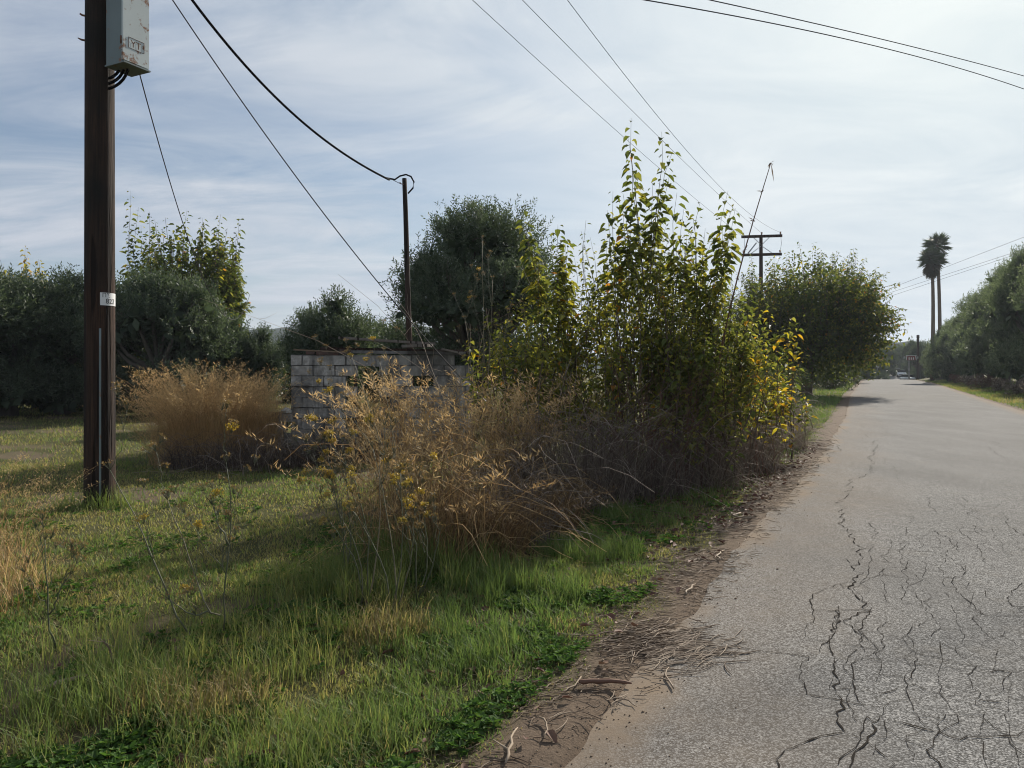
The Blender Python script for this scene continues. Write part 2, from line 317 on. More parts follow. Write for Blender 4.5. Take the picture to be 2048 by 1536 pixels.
# ------------------------------------------------------------------ ground and road
def axis(lo, hi, a, b, fine, grow=1.22):
    mid = np.arange(a, b, fine); L = []; x = a; s = fine
    while x > lo: s *= grow; x -= s; L.append(x)
    Rr = []; x = b; s = fine
    while x < hi: Rr.append(x); s *= grow; x += s
    return np.concatenate([L[::-1], mid, Rr])
def grid_faces(a, b):
    i, j = np.meshgrid(np.arange(a - 1), np.arange(b - 1), indexing='ij'); q = i * b + j
    return np.stack([q, q + b, q + b + 1, q + 1], -1).reshape(-1, 4)
us = axis(-1500, 1500, -13, 7, .11); vs_ = np.concatenate([axis(-60, 130, 0, 22, .14, 1.08)[:-1], np.arange(130, 300, 4.), axis(300, 1700, 300, 310, 10)])
U, Vv = np.meshgrid(us, vs_, indexing='ij'); X, Y = to_xy(U, Vv); Zg = ground_z(X, Y)
de = ledge(Vv) - U; wob = (fnoise(X, Y, .6, 9) - .5) * .5 + (fnoise(X, Y, 2.5, 12) - .5) * .3
grassy = np.where(U < 1.5, sstep(.24, .52, de + wob), sstep(.1, .5, U - redge(Vv) + wob))
bare = sstep(.60, .70, fnoise(X, Y, 1.4, 21))
tg = grassy * (1 - .7 * bare)
me = raw_mesh('ground', np.stack([X, Y, Zg], -1).reshape(-1, 3), [grid_faces(*U.shape)[:, ::-1]], tg.ravel()); me.materials.append(M['ground'])
ground = link(bpy.data.objects.new('ground', me)); tag(ground, kind='structure')
rv = np.concatenate([np.arange(-25, 30, .1), np.arange(30, 140, .8), np.arange(140, 420, 3.)])
w1 = (fnoise(rv * 0, rv, .9, 31) - .5) * .16 + (vnoise(rv * 0, rv, .22, 33) - .5) * .07
sl = np.linspace(0, 1, 41)
LE = ledge(rv) + w1; RE = redge(rv) + (fnoise(rv * 0, rv, 1.3, 41) - .5) * .2
RU = LE[:, None] + (RE - LE)[:, None] * sl[None, :]; RV = np.repeat(rv[:, None], 41, 1)
RX, RY = to_xy(RU, RV); crown = .012 * np.sin(sl * math.pi)[None, :] + (fnoise(RX, RY, 1.5, 51) - .5) * .012
RZ = prof(RV) + .006 + crown * sstep(0, .12, np.minimum(sl, 1 - sl))[None, :]
dirt = np.maximum(np.maximum(sstep(.22, .0, RU - LE[:, None] + (fnoise(RX, RY, .7, 61) - .5) * .6), .22 * sstep(1.4, .3, RU - LE[:, None] + (fnoise(RX, RY, 1.6, 63) - .5) * 1.0)), sstep(.6, .0, RE[:, None] - RU))
me = raw_mesh('road', np.stack([RX, RY, RZ], -1).reshape(-1, 3), [grid_faces(len(rv), 41)[:, ::-1]], dirt.ravel()); me.materials.append(M['asphalt'])
road = link(bpy.data.objects.new('road', me)); tag(road, kind='structure')
def road_z(u, v):
    u, v = np.atleast_1d(u), np.atleast_1d(v); j = np.clip(np.searchsorted(rv, v) - 1, 0, len(rv) - 2); f = (v - rv[j]) / (rv[j + 1] - rv[j])
    le, re = LE[j] * (1 - f) + LE[j + 1] * f, RE[j] * (1 - f) + RE[j + 1] * f; q = np.clip((u - le) / (re - le), 0, .9999) * 40; i = q.astype(int); g = q - i
    return (RZ[j, i] * (1 - f) + RZ[j + 1, i] * f) * (1 - g) + (RZ[j, i + 1] * (1 - f) + RZ[j + 1, i + 1] * f) * g
# cracks: thin strips in the surface
cr = MB()
def crack(uv, wd, jag=.05, net=False):
    uv = np.array(uv, float); pts = [uv[0]]
    for a, b in zip(uv[:-1], uv[1:]):
        L = np.linalg.norm(b - a); k = max(2, int(L / .045)); pr = np.array([-(b - a)[1], (b - a)[0]]) / max(L, 1e-6); wlk = np.cumsum(rng.normal(0, jag * .35, k)); wlk -= np.linspace(0, wlk[-1], k)
        for i in range(1, k): pts.append(a + (b - a) * i / k + pr * wlk[i])
        pts.append(b)
    p = np.array(pts); d = unit(np.gradient(p, axis=0)); s = np.stack([-d[:, 1], d[:, 0]], 1)
    ww = wd * (.5 + rng.random(len(p))) * .62 if net else wd * .4 * (.25 + rng.random(len(p)) ** 1.6 * 1.5) * np.minimum(1, np.minimum(np.arange(len(p)), np.arange(len(p))[::-1]) / 4 + .15)
    q1 = p + s * ww[:, None] / 2; q2 = p - s * ww[:, None] / 2
    V = []
    for q in (q1, q2):
        x, y = to_xy(q[:, 0], q[:, 1]); V.append(np.stack([x, y, road_z(q[:, 0], q[:, 1]) + .004], 1))
    n = len(p); i = np.arange(n - 1); cr.add(np.concatenate(V), np.stack([i, i + 1, n + i + 1, n + i], 1))
def px_uv(*ps): return [to_uv(*gp(*p)[:2]) for p in ps]
crack(px_uv((1500, 1600), (1570, 1505), (1640, 1478), (1690, 1470), (1673, 1430), (1672, 1385), (1668, 1330), (1660, 1300), (1668, 1270), (1680, 1230), (1676, 1215)), .017)
crack(px_uv((1700, 1600), (1706, 1520), (1735, 1490), (1760, 1440), (1800, 1450), (1850, 1465), (1920, 1488), (1990, 1480), (2060, 1470)), .018)
crack(px_uv((1735, 1490), (1790, 1535), (1830, 1600)), .02)
crack(px_uv((1690, 1470), (1735, 1490)), .02)
crack(px_uv((1640, 1310), (1658, 1285), (1666, 1250), (1680, 1218)), .013)
crack(px_uv((1700, 1320), (1730, 1310), (1722, 1275), (1715, 1230), (1705, 1185), (1706, 1160), (1728, 1150), (1718, 1130), (1727, 1118), (1708, 1088), (1695, 1060), (1676, 1048), (1680, 1010), (1690, 985), (1705, 965), (1740, 940), (1748, 905), (1755, 880)), .019, .07)
crack(px_uv((1668, 1330), (1700, 1320), (1760, 1325), (1830, 1335), (1900, 1340), (1980, 1352), (2060, 1348)), .011)
crack(px_uv((1672, 1385), (1700, 1380), (1760, 1395), (1830, 1375), (1900, 1400), (1990, 1410), (2080, 1400)), .012)
crack(px_uv((1640, 915), (1636, 935), (1650, 925), (1668, 905), (1672, 890)), .02, .05)
crack(px_uv((1775, 920), (1800, 950), (1812, 970)), .008)
# alligator cracking in the wheel track: a joined net of jittered cells
def crack_net(u0, u1, v0, v1, cu, cv, wlo, whi, thr, off, field):
    nu, nv = int((u1 - u0) / cu), int((v1 - v0) / cv); G = np.stack(np.meshgrid(u0 + np.arange(nu) * cu, v0 + np.arange(nv) * cv, indexing='ij'), -1) + rng.uniform(-.33, .33, (nu, nv, 2)) * np.array([cu, cv])
    for i in range(nu - 1):
        for j in range(nv - 1):
            for a, b in (((i, j), (i + 1, j)), ((i, j), (i, j + 1))):
                if b[1] == j and (i + j) % 2: continue
                p, q = G[a], G[b]; m_ = (p + q) / 2
                if fnoise(m_[0], m_[1], 1.0, off) * field(m_) < thr or rng.random() < .12: continue
                crack([p, q], rng.uniform(wlo, whi) * rng.uniform(.6, 1.), .03, True)
wheel = lambda m: float((.35 + .75 * sstep(-.7, .3, m[0]) * sstep(4.4, 2.8, m[0])) * sstep(15, 5, m[1]) + .0)
crack_net(-.75, 4.3, 1.6, 15, .30, .34, .0045, .0105, .26, 71, wheel)
crack_net(-.3, 3.8, 1.6, 9, .13, .15, .0035, .0065, .35, 77, wheel)
for k in range(26):
    v0 = rng.uniform(12, 60); u0 = rng.uniform(-.8, 4); crack([(u0, v0), (u0 + rng.uniform(-.3, .3), v0 + rng.uniform(.6, 2)), (u0 + rng.uniform(-.6, .6), v0 + rng.uniform(2, 4))], .012, .05)
tag(cr.build('crack', M['crack'], road), 'dark branching cracks in the asphalt', kind='stuff')
# ------------------------------------------------------------------ hills
def hill(name, cx, cy, wid, dep, h, ang, seed):
    n, m = 140, 26; a = np.linspace(-1, 1, n); b = np.linspace(-1, 1, m); A_, B_ = np.meshgrid(a, b, indexing='ij')
    pr = np.clip(1 - A_ ** 4, 0, 1) * np.exp(-3 * B_ ** 2) * (1 + (fnoise(A_ * 8 + seed, B_ * 3, 1.2, seed) - .5) * .5)
    z = h * pr + (vnoise(A_ * 70 + seed, B_ * 20, 1., seed) * .06 + vnoise(A_ * 25 + seed, B_ * 8, 1., seed) * .08) * h - 6
    lx, ly = A_ * wid, B_ * dep; c, s = math.cos(ang), math.sin(ang)
    me = raw_mesh(name, np.stack([cx + lx * c - ly * s, cy + lx * s + ly * c, z], -1).reshape(-1, 3), [grid_faces(n, m)], vnoise(A_ * 60, B_ * 14, 1, 5).ravel()); me.materials.append(M['hill'])
    o = link(bpy.data.objects.new(name, me)); tag(o, kind='structure'); return o
hill('hill', 330, 620, 330, 100, 28, R(-8), 3)
hill('hill', -190, 720, 320, 110, 44, R(12), 8)
# ------------------------------------------------------------------ trees
def lobes_crown(H, Rr, nl, low=.2):
    """overlapping lobes that make an uneven dome: centres and radii"""
    C, Q = [], []
    for i in range(nl):
        a = i * 2.4 + rng.uniform(-.5, .5); f = math.sqrt((i + .5) / nl) * rng.uniform(.85, 1.1); q = Rr * rng.uniform(.24, .40); r = f * (Rr - q * .8)
        zt = H * (1 - .42 * f ** 2.2) * rng.uniform(.93, 1.02) - q; zl = H * low + q * .8
        z = zt - (zt - zl) * rng.random() ** 1.7 * (1 if i % 2 else .25)
        C.append((r * math.cos(a), r * math.sin(a), max(z, zl * .8))); Q.append(q)
        if i % 3 == 0 and zt - zl > q * 2: C.append((r * math.cos(a), r * math.sin(a), zl + q * .3)); Q.append(q)
    return np.array(C), np.array(Q)
def olive_parts(seed, H, Rr, ntw, per, leaf, nl=16, low=.22):
    global rng
    keep = rng; rng = np.random.default_rng(seed)
    C, Q = lobes_crown(H, Rr, nl, low=low)
    k = rng.choice(len(Q), ntw, p=Q ** 2 / (Q ** 2).sum()); D = rnd_dir(ntw); D[:, 2] = np.where(D[:, 2] < -.35, -D[:, 2], D[:, 2])
    rad = (1 - .5 * rng.random(ntw) ** 1.6) * (1 + .18 * rng.normal(size=ntw).clip(-1, 2))
    P = C[k] + D * (Q[k] * rad)[:, None] * np.array([1, 1, .92])
    q = vnoise(P[:, 0] + P[:, 2] * .7, P[:, 1] - P[:, 2] * .6, .42, seed % 13); ok = q > .26; P, D = P[ok], D[ok]; n = len(P)
    tw = unit(D * .6 + Z3 * .55 + rng.normal(size=(n, 3)) * .35); tl = rng.uniform(.18, .42, n) * (leaf / .09) ** .5
    mb = MB(); s = (np.arange(per) + .5) / per
    B = P[:, None, :] + tw[:, None, :] * (tl[:, None] * s)[..., None]
    pr = unit(np.cross(tw, rng.normal(size=(n, 3)))); pr2 = np.cross(tw, pr); an = rng.uniform(0, 6.28, (n, 1)) + np.arange(per) * 2.4
    side = np.cos(an)[..., None] * pr[:, None] + np.sin(an)[..., None] * pr2[:, None]
    A = tw[:, None] * .75 + side * .75; nn = n * per
    t = np.clip(np.repeat(rng.random(n), per) * .55 + rng.random(nn) * .45, 0, 1)
    mb.leaves(B.reshape(-1, 3), A.reshape(-1, 3), rnd_dir(nn), rng.uniform(.7, 1.2, nn) * leaf, rng.uniform(.24, .36, nn) * leaf, t)
    ni = ntw // 3; k = rng.choice(len(Q), ni); B = C[k] + rnd_dir(ni) * (Q[k] * rng.uniform(.1, .62, ni))[:, None]     # oversized dark leaves, added inside the crown to block light
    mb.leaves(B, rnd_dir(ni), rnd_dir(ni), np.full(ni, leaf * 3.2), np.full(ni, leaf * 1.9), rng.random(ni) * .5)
    wood = MB(); hb = H * .2; r0 = Rr * .085 + .05
    lean = rng.normal(0, .12, 2); top = np.array([lean[0], lean[1], hb + .35])
    wood.tube([(0, 0, -.12), (0.01, 0, .1), (lean[0] * .5, lean[1] * .5, hb * .6), tuple(top)], [r0 * 1.6, r0 * 1.2, r0, r0 * .9], 9)
    for c, qq in zip(C, Q):
        mid = top * .45 + c * .55 + rng.normal(0, .12, 3); e = c + rng.normal(0, .1, 3)
        wood.tube([top, top * .7 + mid * .3, mid, e], [r0 * .55, r0 * .42, r0 * .25, .012], 6)
        for j in range(4):
            d = rnd_dir(1)[0]; d[2] = abs(d[2]); wood.tube([mid * .4 + e * .6, e + d * qq * .5, e + d * qq * .95], [r0 * .14, .012, .005], 4)
    rng = keep
    return wood.mesh('trunk'), mb.mesh('crown')
def place_tree(name, parts, mats, loc, rz, s, label, cat='tree', group=None):
    o = empty(name, loc, label, cat, group, rz); o.scale = (s, s, s) if np.ndim(s) == 0 else s
    for me_, nm, mt in zip(parts, ('trunk', 'crown'), mats):
        if not me_.materials: me_.materials.append(mt)
        link(bpy.data.objects.new(nm, me_), o)
    return o
def gl(px, Y, dz=0.): x = xp(px, Y); return (x, Y, float(ground_z(x, Y)) + dz)
OM = (M['olive_bark'], M['olive_leaf'])
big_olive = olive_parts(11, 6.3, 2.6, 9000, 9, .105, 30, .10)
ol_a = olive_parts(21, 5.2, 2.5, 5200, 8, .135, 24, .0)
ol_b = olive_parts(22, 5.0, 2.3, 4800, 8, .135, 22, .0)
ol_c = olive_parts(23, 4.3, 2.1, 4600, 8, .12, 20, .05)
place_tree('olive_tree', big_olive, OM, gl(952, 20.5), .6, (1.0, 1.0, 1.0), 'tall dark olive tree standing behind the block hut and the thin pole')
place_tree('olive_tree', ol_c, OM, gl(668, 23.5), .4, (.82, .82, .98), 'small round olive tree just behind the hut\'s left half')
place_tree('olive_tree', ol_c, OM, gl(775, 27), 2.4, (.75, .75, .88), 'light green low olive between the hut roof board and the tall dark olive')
G_ = 'olive grove beyond the field'
for px, Y, h, s2, me_, rz, lab in [
    (15, 26, 5.5, 1.1, ol_a, 0.3, 'olive tree at the far left edge, under the golden leaves'),
    (125, 27, 5.25, 1.0, ol_b, 1.9, 'olive tree just left of the big pole in the grove'),
    (318, 25.5, 5.35, 1.02, ol_a, 3.6, 'silvery olive in front of the green shoots right of the big pole'),
    (415, 27, 4.3, .92, ol_b, 4.4, 'olive tree above the left part of the golden grass clump'),
    (512, 27.5, 3.35, .66, ol_c, 1.1, 'lowest olive at the right end of the grove, by the gap with the hill'),
    (225, 33, 5.2, 1.1, ol_b, 5.2, 'olive tree hidden mostly behind the big pole'),
    (-130, 24, 5.6, 1.1, ol_a, 2.6, 'olive tree beyond the left edge of the grove'),
    (60, 36, 5.7, 1.2, ol_b, .8, 'olive tree in the second row behind the far left olive'),
    (370, 36, 4.6, 1.2, ol_a, 1.5, 'olive tree in the second row below the green shoots'),
    (590, 38, 3.2, .9, ol_b, 2.9, 'dark low olive between the hill gap and the hut')]:
    z0 = 5.2 if me_ is ol_a else 5.0 if me_ is ol_b else 4.3
    place_tree('olive_tree', me_, OM, gl(px, Y), rz, (s2 * .93, s2 * .93, h / z0), lab, group=G_)
# right-hand row along the road
ol_r = [olive_parts(31 + i, 7.6, 3.1, 4800, 8, .19, 26, .0) for i in range(2)]
ol_l = [olive_parts(41 + i, 7.6, 3.1, 4600, 8, .19, 26, .02) for i in range(2)]; OL = (M['olive_bark'], M['olive_light'])
row = [(47, 10.2, 9.8), (56, 9.7, 10.3), (64.5, 9.5, 11.2), (73, 9.3, 10.2), (82, 9.2, 11.0), (91, 9.0, 9.6), (101, 8.9, 10.2), (112, 8.8, 9.8), (128, 8.8, 9.6), (146, 8.8, 9.6), (108, 6.3, 6.6), (121, 6.3, 6.8), (135, 6.2, 6.4)]
ords = ['first', 'second', 'third', 'fourth', 'fifth', 'sixth', 'seventh', 'eighth', 'ninth', 'tenth', 'nearest low', 'middle low', 'farthest low']
for i, (v, u, h) in enumerate(row):
    x, y = to_xy(u, v); place_tree('olive_tree', ol_l[i % 2], OL, (x, y, float(ground_z(x, y)) - .1), i * 2.1, ((1.08, 1.08, h / 7.6) if i < 10 else (.75, .75, h / 7.6)), (f'{ords[i]} olive of the row right of the road, counted from the camera' if i < 10 else f'{ords[i]} olive at the road edge below the twin palms'), group='olive row right of the road')
far = [(1540, 55, 6.0, 0), (1662, 74, 6.6, 1), (1690, 96, 6.0, 0), (1752, 150, 7.4, 0), (1775, 168, 7.2, 1), (1736, 138, 7.4, 1), (1800, 215, 9.5, 0), (1840, 150, 8.4, 1), (1828, 170, 8.6, 0), (1716, 122, 6.6, 0), (1762, 230, 11.5, 1), (1790, 260, 12, 0)]
labs = ['dark tree behind the left side of the roadside mulberry', 'dark tree behind the right side of the roadside mulberry', 'dark tree on the left verge halfway to the crest', 'dark tree left of the road crest behind the white board', 'dark tree just past the crest, left of the parked cars', 'tall dark tree where the left verge meets the crest', 'far tree directly behind the parked cars', 'dark rounded tree behind the brown sign', 'smaller dark tree left of the dark stack', 'tree between the big roadside mulberry and the crest', 'distant tree under the small far utility pole', 'most distant tree in the dip of the road']
for (px, Y, h, k), lb in zip(far, labs): place_tree('dark_tree', ol_r[k], OM, gl(px, Y, -.3), px * .1, (h / 9, h / 9, h / 7.6), lb, group='trees around the road crest')
# mulberry: long straight shoots with drooping leaves
def shoots(lv, wd, B, D, L, m, leaf, tfun, curve=.15, r0=.011, droop=.55, w=.66, start=.12):
    n = len(B); D = unit(D); Hh = D * np.array([1, 1, 0]); s = np.linspace(0, 1, 6)
    P = B[:, None] + D[:, None] * (L[:, None] * s)[..., None] - Z3 * (curve * L[:, None] * s ** 2)[..., None] * np.linalg.norm(Hh, axis=1)[:, None, None]
    P = P + rng.normal(0, .012, P.shape) * s[None, :, None] * L[:, None, None]
    wd.tubes(P, r0 * np.linspace(1, .22, 6)[None] * (L / L.mean())[:, None] ** .5, 4, rng.random(n))
    q = start + (1 - start) * (np.arange(m)[None] + rng.random((n, m)) * .8) / m; f = np.clip(q, 0, .999) * 5; i = f.astype(int); f = (f - i)[..., None]
    idx = np.arange(n)[:, None]; pos = P[idx, i] * (1 - f) + P[idx, i + 1] * f
    an = rng.uniform(0, 6.28, (n, 1)) + np.arange(m)[None] * 2.6 + rng.normal(0, .4, (n, m))
    out = np.stack([np.cos(an), np.sin(an), np.zeros_like(an)], -1)
    A = out * 1.0 + D[:, None] * .25 - Z3 * (droop + rng.normal(0, .3, (n, m)))[..., None]
    pos = pos + out * leaf * .25
    sz = leaf * (.4 + .95 * rng.random((n, m)) ** 1.3) * np.clip(1.3 - .6 * q, .6, 1)
    S = np.stack([-np.sin(an), np.cos(an), rng.normal(0, .35, an.shape)], -1)
    t = np.clip(tfun(pos.reshape(-1, 3)), 0, 1)
    lv.leaves(pos.reshape(-1, 3), A.reshape(-1, 3), S.reshape(-1, 3), sz.ravel(), sz.ravel() * w, t, 'broad')
def green_t(p): n = len(p); t = rng.random(n) * .62; k = rng.random(n); return np.where(k > .985, .97, np.where(k > .93, .75, t))
def mulberry_tree(name, loc, H, Rr, nsh, m, leaf, label, tfun=green_t, low=.3, seed=5, spikes=()):
    o = empty(name, loc, label, 'tree'); wd, lv = MB(), MB(); tr = MB(); hb = H * .24
    tr.tube([(0, 0, -.2), (0, .02, .15), (.05, 0, hb * .6), (0, 0, hb)], [H * .055, H * .042, H * .037, H * .045], 10)
    heads = []
    for i in range(9):
        a = i * 2.4 + rng.uniform(-.3, .3); r = Rr * rng.uniform(.25, .5); e = np.array([r * math.cos(a), r * math.sin(a), H * rng.uniform(.34, .52)])
        tr.tube([(0, 0, hb * .8), e * .5 + np.array([0, 0, hb * .45]), e], [H * .028, H * .02, H * .014], 7); heads.append(e)
    heads = np.array(heads); k = rng.integers(0, len(heads), nsh); B = heads[k] + rng.normal(0, .14 * Rr, (nsh, 3))
    a = np.arctan2(B[:, 1], B[:, 0]) + rng.normal(0, .7, nsh); el = rng.uniform(low, 1.5, nsh)
    D = np.stack([np.cos(a) * np.cos(el), np.sin(a) * np.cos(el), np.sin(el)], 1)
    ax = np.array([Rr, Rr, H])                                     # reach to an ellipsoid
    c0 = np.array([0, 0, H * .46]); eR = np.array([Rr, Rr, H * .54]); bb = (B - c0) / eR; dd = D / eR
    qa = (dd * dd).sum(1); qb = (bb * dd).sum(1); qc = (bb * bb).sum(1) - 1; L = (-qb + np.sqrt(np.maximum(qb * qb - qa * qc, 0))) / qa
    L = np.clip(L * rng.uniform(.6, 1.12, nsh) * (.40 + 1.15 * fnoise(a * 1.1 + 9, el * 1.6, .9, seed)), .4, H * .5)
    shoots(lv, wd, B, D, L, m, leaf, tfun, .12, H * .0022)
    nf = nsh * m // 3; dd = rnd_dir(nf); P = c0 + dd * eR * (rng.random(nf) ** .5 * (.3 + .85 * fnoise(np.arctan2(dd[:, 1], dd[:, 0]) * 1.4 + 5, dd[:, 2] * 1.8, .8, seed)))[:, None]; P = P[P[:, 2] > H * max(.1, .16 + low * .3)]; nf = len(P)   # leafy side twigs inside
    A = rnd_dir(nf); A[:, 2] -= .5; lv.leaves(P, A, rnd_dir(nf), np.full(nf, leaf * 1.05), np.full(nf, leaf * .75), np.clip(tfun(P) * .8, 0, 1), 'broad')
    for (dx, dy, z0, z1) in spikes:
        B = np.array([[dx, dy, z0]]); k = 4; shoots(lv, wd, np.repeat(B, k, 0) + rng.normal(0, .1, (k, 3)), np.column_stack([rng.normal(.03, .04, k), rng.normal(0, .04, k), np.ones(k)]), (z1 - z0) * np.array([1, .85, .7, .55]), 30, leaf * 1.3, tfun, .05)
    tr.build('trunk', M['mul_bark'], o); wd.build('shoots', M['mul_bark'], o); lv.build('crown', M['mulberry'], o); return o
def road_mul_t(p): t = green_t(p); return np.clip(t + sstep(2.5, 5.5, p[:, 0]) * .22 * rng.random(len(p)), 0, 1)
mulberry_tree('mulberry_tree', gl(1612, 47), 9.2, 5.6, 950, 40, .2, 'large round mulberry on the left road verge below the crossarm pole', road_mul_t, -.45, spikes=[(.3, 0, 6.5, 9.4), (.9, 0, 6.5, 8.9), (2.6, 0, 5, 8.4), (-2.2, 0, 6, 8.7), (-1.1, 0, 6, 8.9), (3.6, 0, 5, 7.6), (-3.2, 0, 5, 8)])
mulberry_tree('mulberry_tree', gl(382, 30.5), 7.5, 2.4, 420, 36, .2, 'mulberry with tall upright shoots rising over the left grove', green_t, .6, spikes=[(-2.45, 0, 4.5, 8.7), (-2.0, .2, 4.5, 7.9), (-1.4, 0, 4.5, 7.3), (-.5, 0, 5.5, 7.9), (.4, .1, 5.5, 7.7), (1.0, 0, 5.5, 7.8), (1.6, .2, 5, 7.7)])
mulberry_tree('mulberry_tree', gl(5, 31), 6.5, 2.2, 160, 30, .17, 'golden yellow leaved tree top at the far left edge', lambda p: .62 + rng.random(len(p)) * .36, .5, spikes=[(.9, 0, 4, 6.6), (1.5, 0, 4, 6.2)])
mulberry_tree('mulberry_tree', gl(1712, 92), 6.6, 2.3, 110, 24, .26, 'yellowing small tree past the big roadside mulberry near the crest', lambda p: .45 + rng.random(len(p)) * .4, .1)
# thicket of mulberry suckers beside the hut
def thicket(name, loc, spec, label, tfun, nstem=16, spread=1.0, leaf=.102, spires=()):
    o = empty(name, loc, label, 'shrub', 'mulberry thicket beside the road'); wd, lv = MB(), MB()
    st = MB(); nb = nstem; a = rng.uniform(0, 6.28, nb); r = spread * .55 * np.sqrt(rng.random(nb)); B = np.stack([r * np.cos(a), r * np.sin(a), np.full(nb, -.05)], 1)
    Hm = max(z for _, _, z, _ in spec)
    T = B + np.stack([rng.normal(0, .25, nb), rng.normal(0, .25, nb), rng.uniform(.35, .75, nb) * Hm], 1); s = np.linspace(0, 1, 5)
    P = B[:, None] * (1 - s)[:, None] + T[:, None] * s[:, None] + rng.normal(0, .03, (nb, 5, 3)); st.tubes(P, np.linspace(.022, .008, 5)[None] * np.ones((nb, 1)) * rng.uniform(.6, 1.2, (nb, 1)), 5, rng.random(nb))
    for (x0, z0, x1, z1) in spires:
        k = 3; Bs = np.stack([x0 + rng.normal(0, .03, k), rng.normal(0, .04, k), np.full(k, z0) + rng.normal(0, .15, k)], 1); Ts = np.array([x1, 0, z1]) + rng.normal(0, .04, (k, 3)) - Z3 * np.array([0, .25, .6])[:, None]
        shoots(lv, wd, Bs, Ts - Bs, np.linalg.norm(Ts - Bs, axis=1), 32, leaf * 1.6, tfun, .0, .007, .7)
    for (dx, dy, top, cnt) in spec:
        cnt = int(cnt * 2.6)
        zb = rng.uniform(.12, .68, cnt) * top; Bq = np.stack([dx + rng.uniform(-.5, .5, cnt) * (1 - .5 * zb / top), dy + rng.uniform(-.5, .5, cnt), zb], 1)
        a = rng.uniform(0, 6.28, cnt); tl = rng.uniform(0, .5, cnt); D = np.stack([np.cos(a) * tl, np.sin(a) * tl, np.ones(cnt)], 1)
        L = np.clip((top - zb) * rng.uniform(.45, 1.02, cnt), .3, None); shoots(lv, wd, Bq, D, L, 24, leaf, tfun, .15, .006)
    st.build('stems', M['mul_bark'], o); wd.build('twigs', M['mul_bark'], o); lv.build('foliage', M['mulberry'], o); return o
def th_t(p):
    n = len(p); t = .36 + rng.random(n) * .36 - .14 * sstep(2.5, 4.5, p[:, 2]); k = rng.random(n); return np.where(k > .992, .98, np.where(k > .94, .70 + .1 * rng.random(n), t))
def th_yel(p):
    n = len(p); b = sstep(.2, 1.4, p[:, 0]) * sstep(3.6, 1.8, p[:, 2]); t = .25 + rng.random(n) * .4; return np.where(rng.random(n) < b * .6, .72 + rng.random(n) * .26, t)
thicket('mulberry_shrub', gl(1275, 10.9), [(-.35, .1, 3.9, 9), (0, -.1, 3.75, 12), (.35, 0, 3.75, 10), (.75, .1, 3.6, 8), (-.15, -.4, 2.8, 14), (.5, -.4, 2.5, 13), (-.4, -.6, 1.5, 7), (.2, -.7, 1.3, 7), (.8, -.6, 1.5, 7)], 'tallest mulberry sucker clump with two long leafy spires', th_t, 22, spires=[(.1, 3.0, -.08, 5.15), (.15, 3.0, .45, 4.95), (.2, 2.6, .25, 4.3), (-.3, 2.4, -.42, 4.1), (.5, 2.4, .62, 4.1), (.85, 2.4, .85, 4.0), (1.0, 2.2, 1.25, 4.2), (1.05, 2.2, 1.38, 3.9), (-.1, 2.5, -.2, 4.1)])
thicket('mulberry_shrub', gl(1120, 11.6), [(-.1, .1, 3.3, 8), (.2, 0, 3.5, 9), (.5, 0, 3.2, 8), (-.45, -.1, 2.6, 6), (-.1, -.3, 2.5, 10), (.35, -.3, 2.4, 10), (0, -.7, 1.6, 7), (.5, -.7, 1.4, 6)], 'green mulberry suckers in front of the tall olive\'s right side', th_t, 16, spires=[(-.2, 2.3, -.55, 4.05), (-.1, 2.0, -.4, 3.8), (.0, 2.3, .05, 3.75), (.1, 2.3, .15, 3.5)])
thicket('mulberry_shrub', gl(1405, 10.8), [(-.3, 0, 3.3, 12), (.15, 0, 3.1, 13), (.5, .1, 2.7, 12), (.75, 0, 2.3, 10), (.1, -.4, 2.2, 12), (-.5, -.4, 2.3, 12)], 'yellowing mulberry suckers nearest the road', th_yel, 18, 1.2)
thicket('mulberry_shrub', gl(1345, 12.4), [(-.6, 0, 3.5, 8), (-.1, 0, 3.6, 9), (.4, 0, 3.3, 9), (.9, 0, 2.8, 8)], 'olive green mulberry suckers filling the middle behind the tallest clump', th_t, 12)
thicket('mulberry_shrub', gl(1035, 10.6), [(0, 0, 2.5, 8), (.3, .1, 2.8, 8), (-.25, .1, 2.15, 6), (.15, -.1, 1.9, 8)], 'low green mulberry suckers beside the dry grass heads', th_t, 8, .8)
thicket('mulberry_shrub', gl(1500, 13.5), [(-.2, 0, 2.0, 7), (.2, 0, 1.7, 8), (.6, 0, 1.35, 7), (.1, -.5, 1.2, 7), (-.5, -.3, 1.8, 8)], 'low orange and yellow leaved shrub at the thicket\'s road end', lambda p: np.where(rng.random(len(p)) < .45, .7 + rng.random(len(p)) * .28, .2 + rng.random(len(p)) * .4), 14, 1.4, .1)
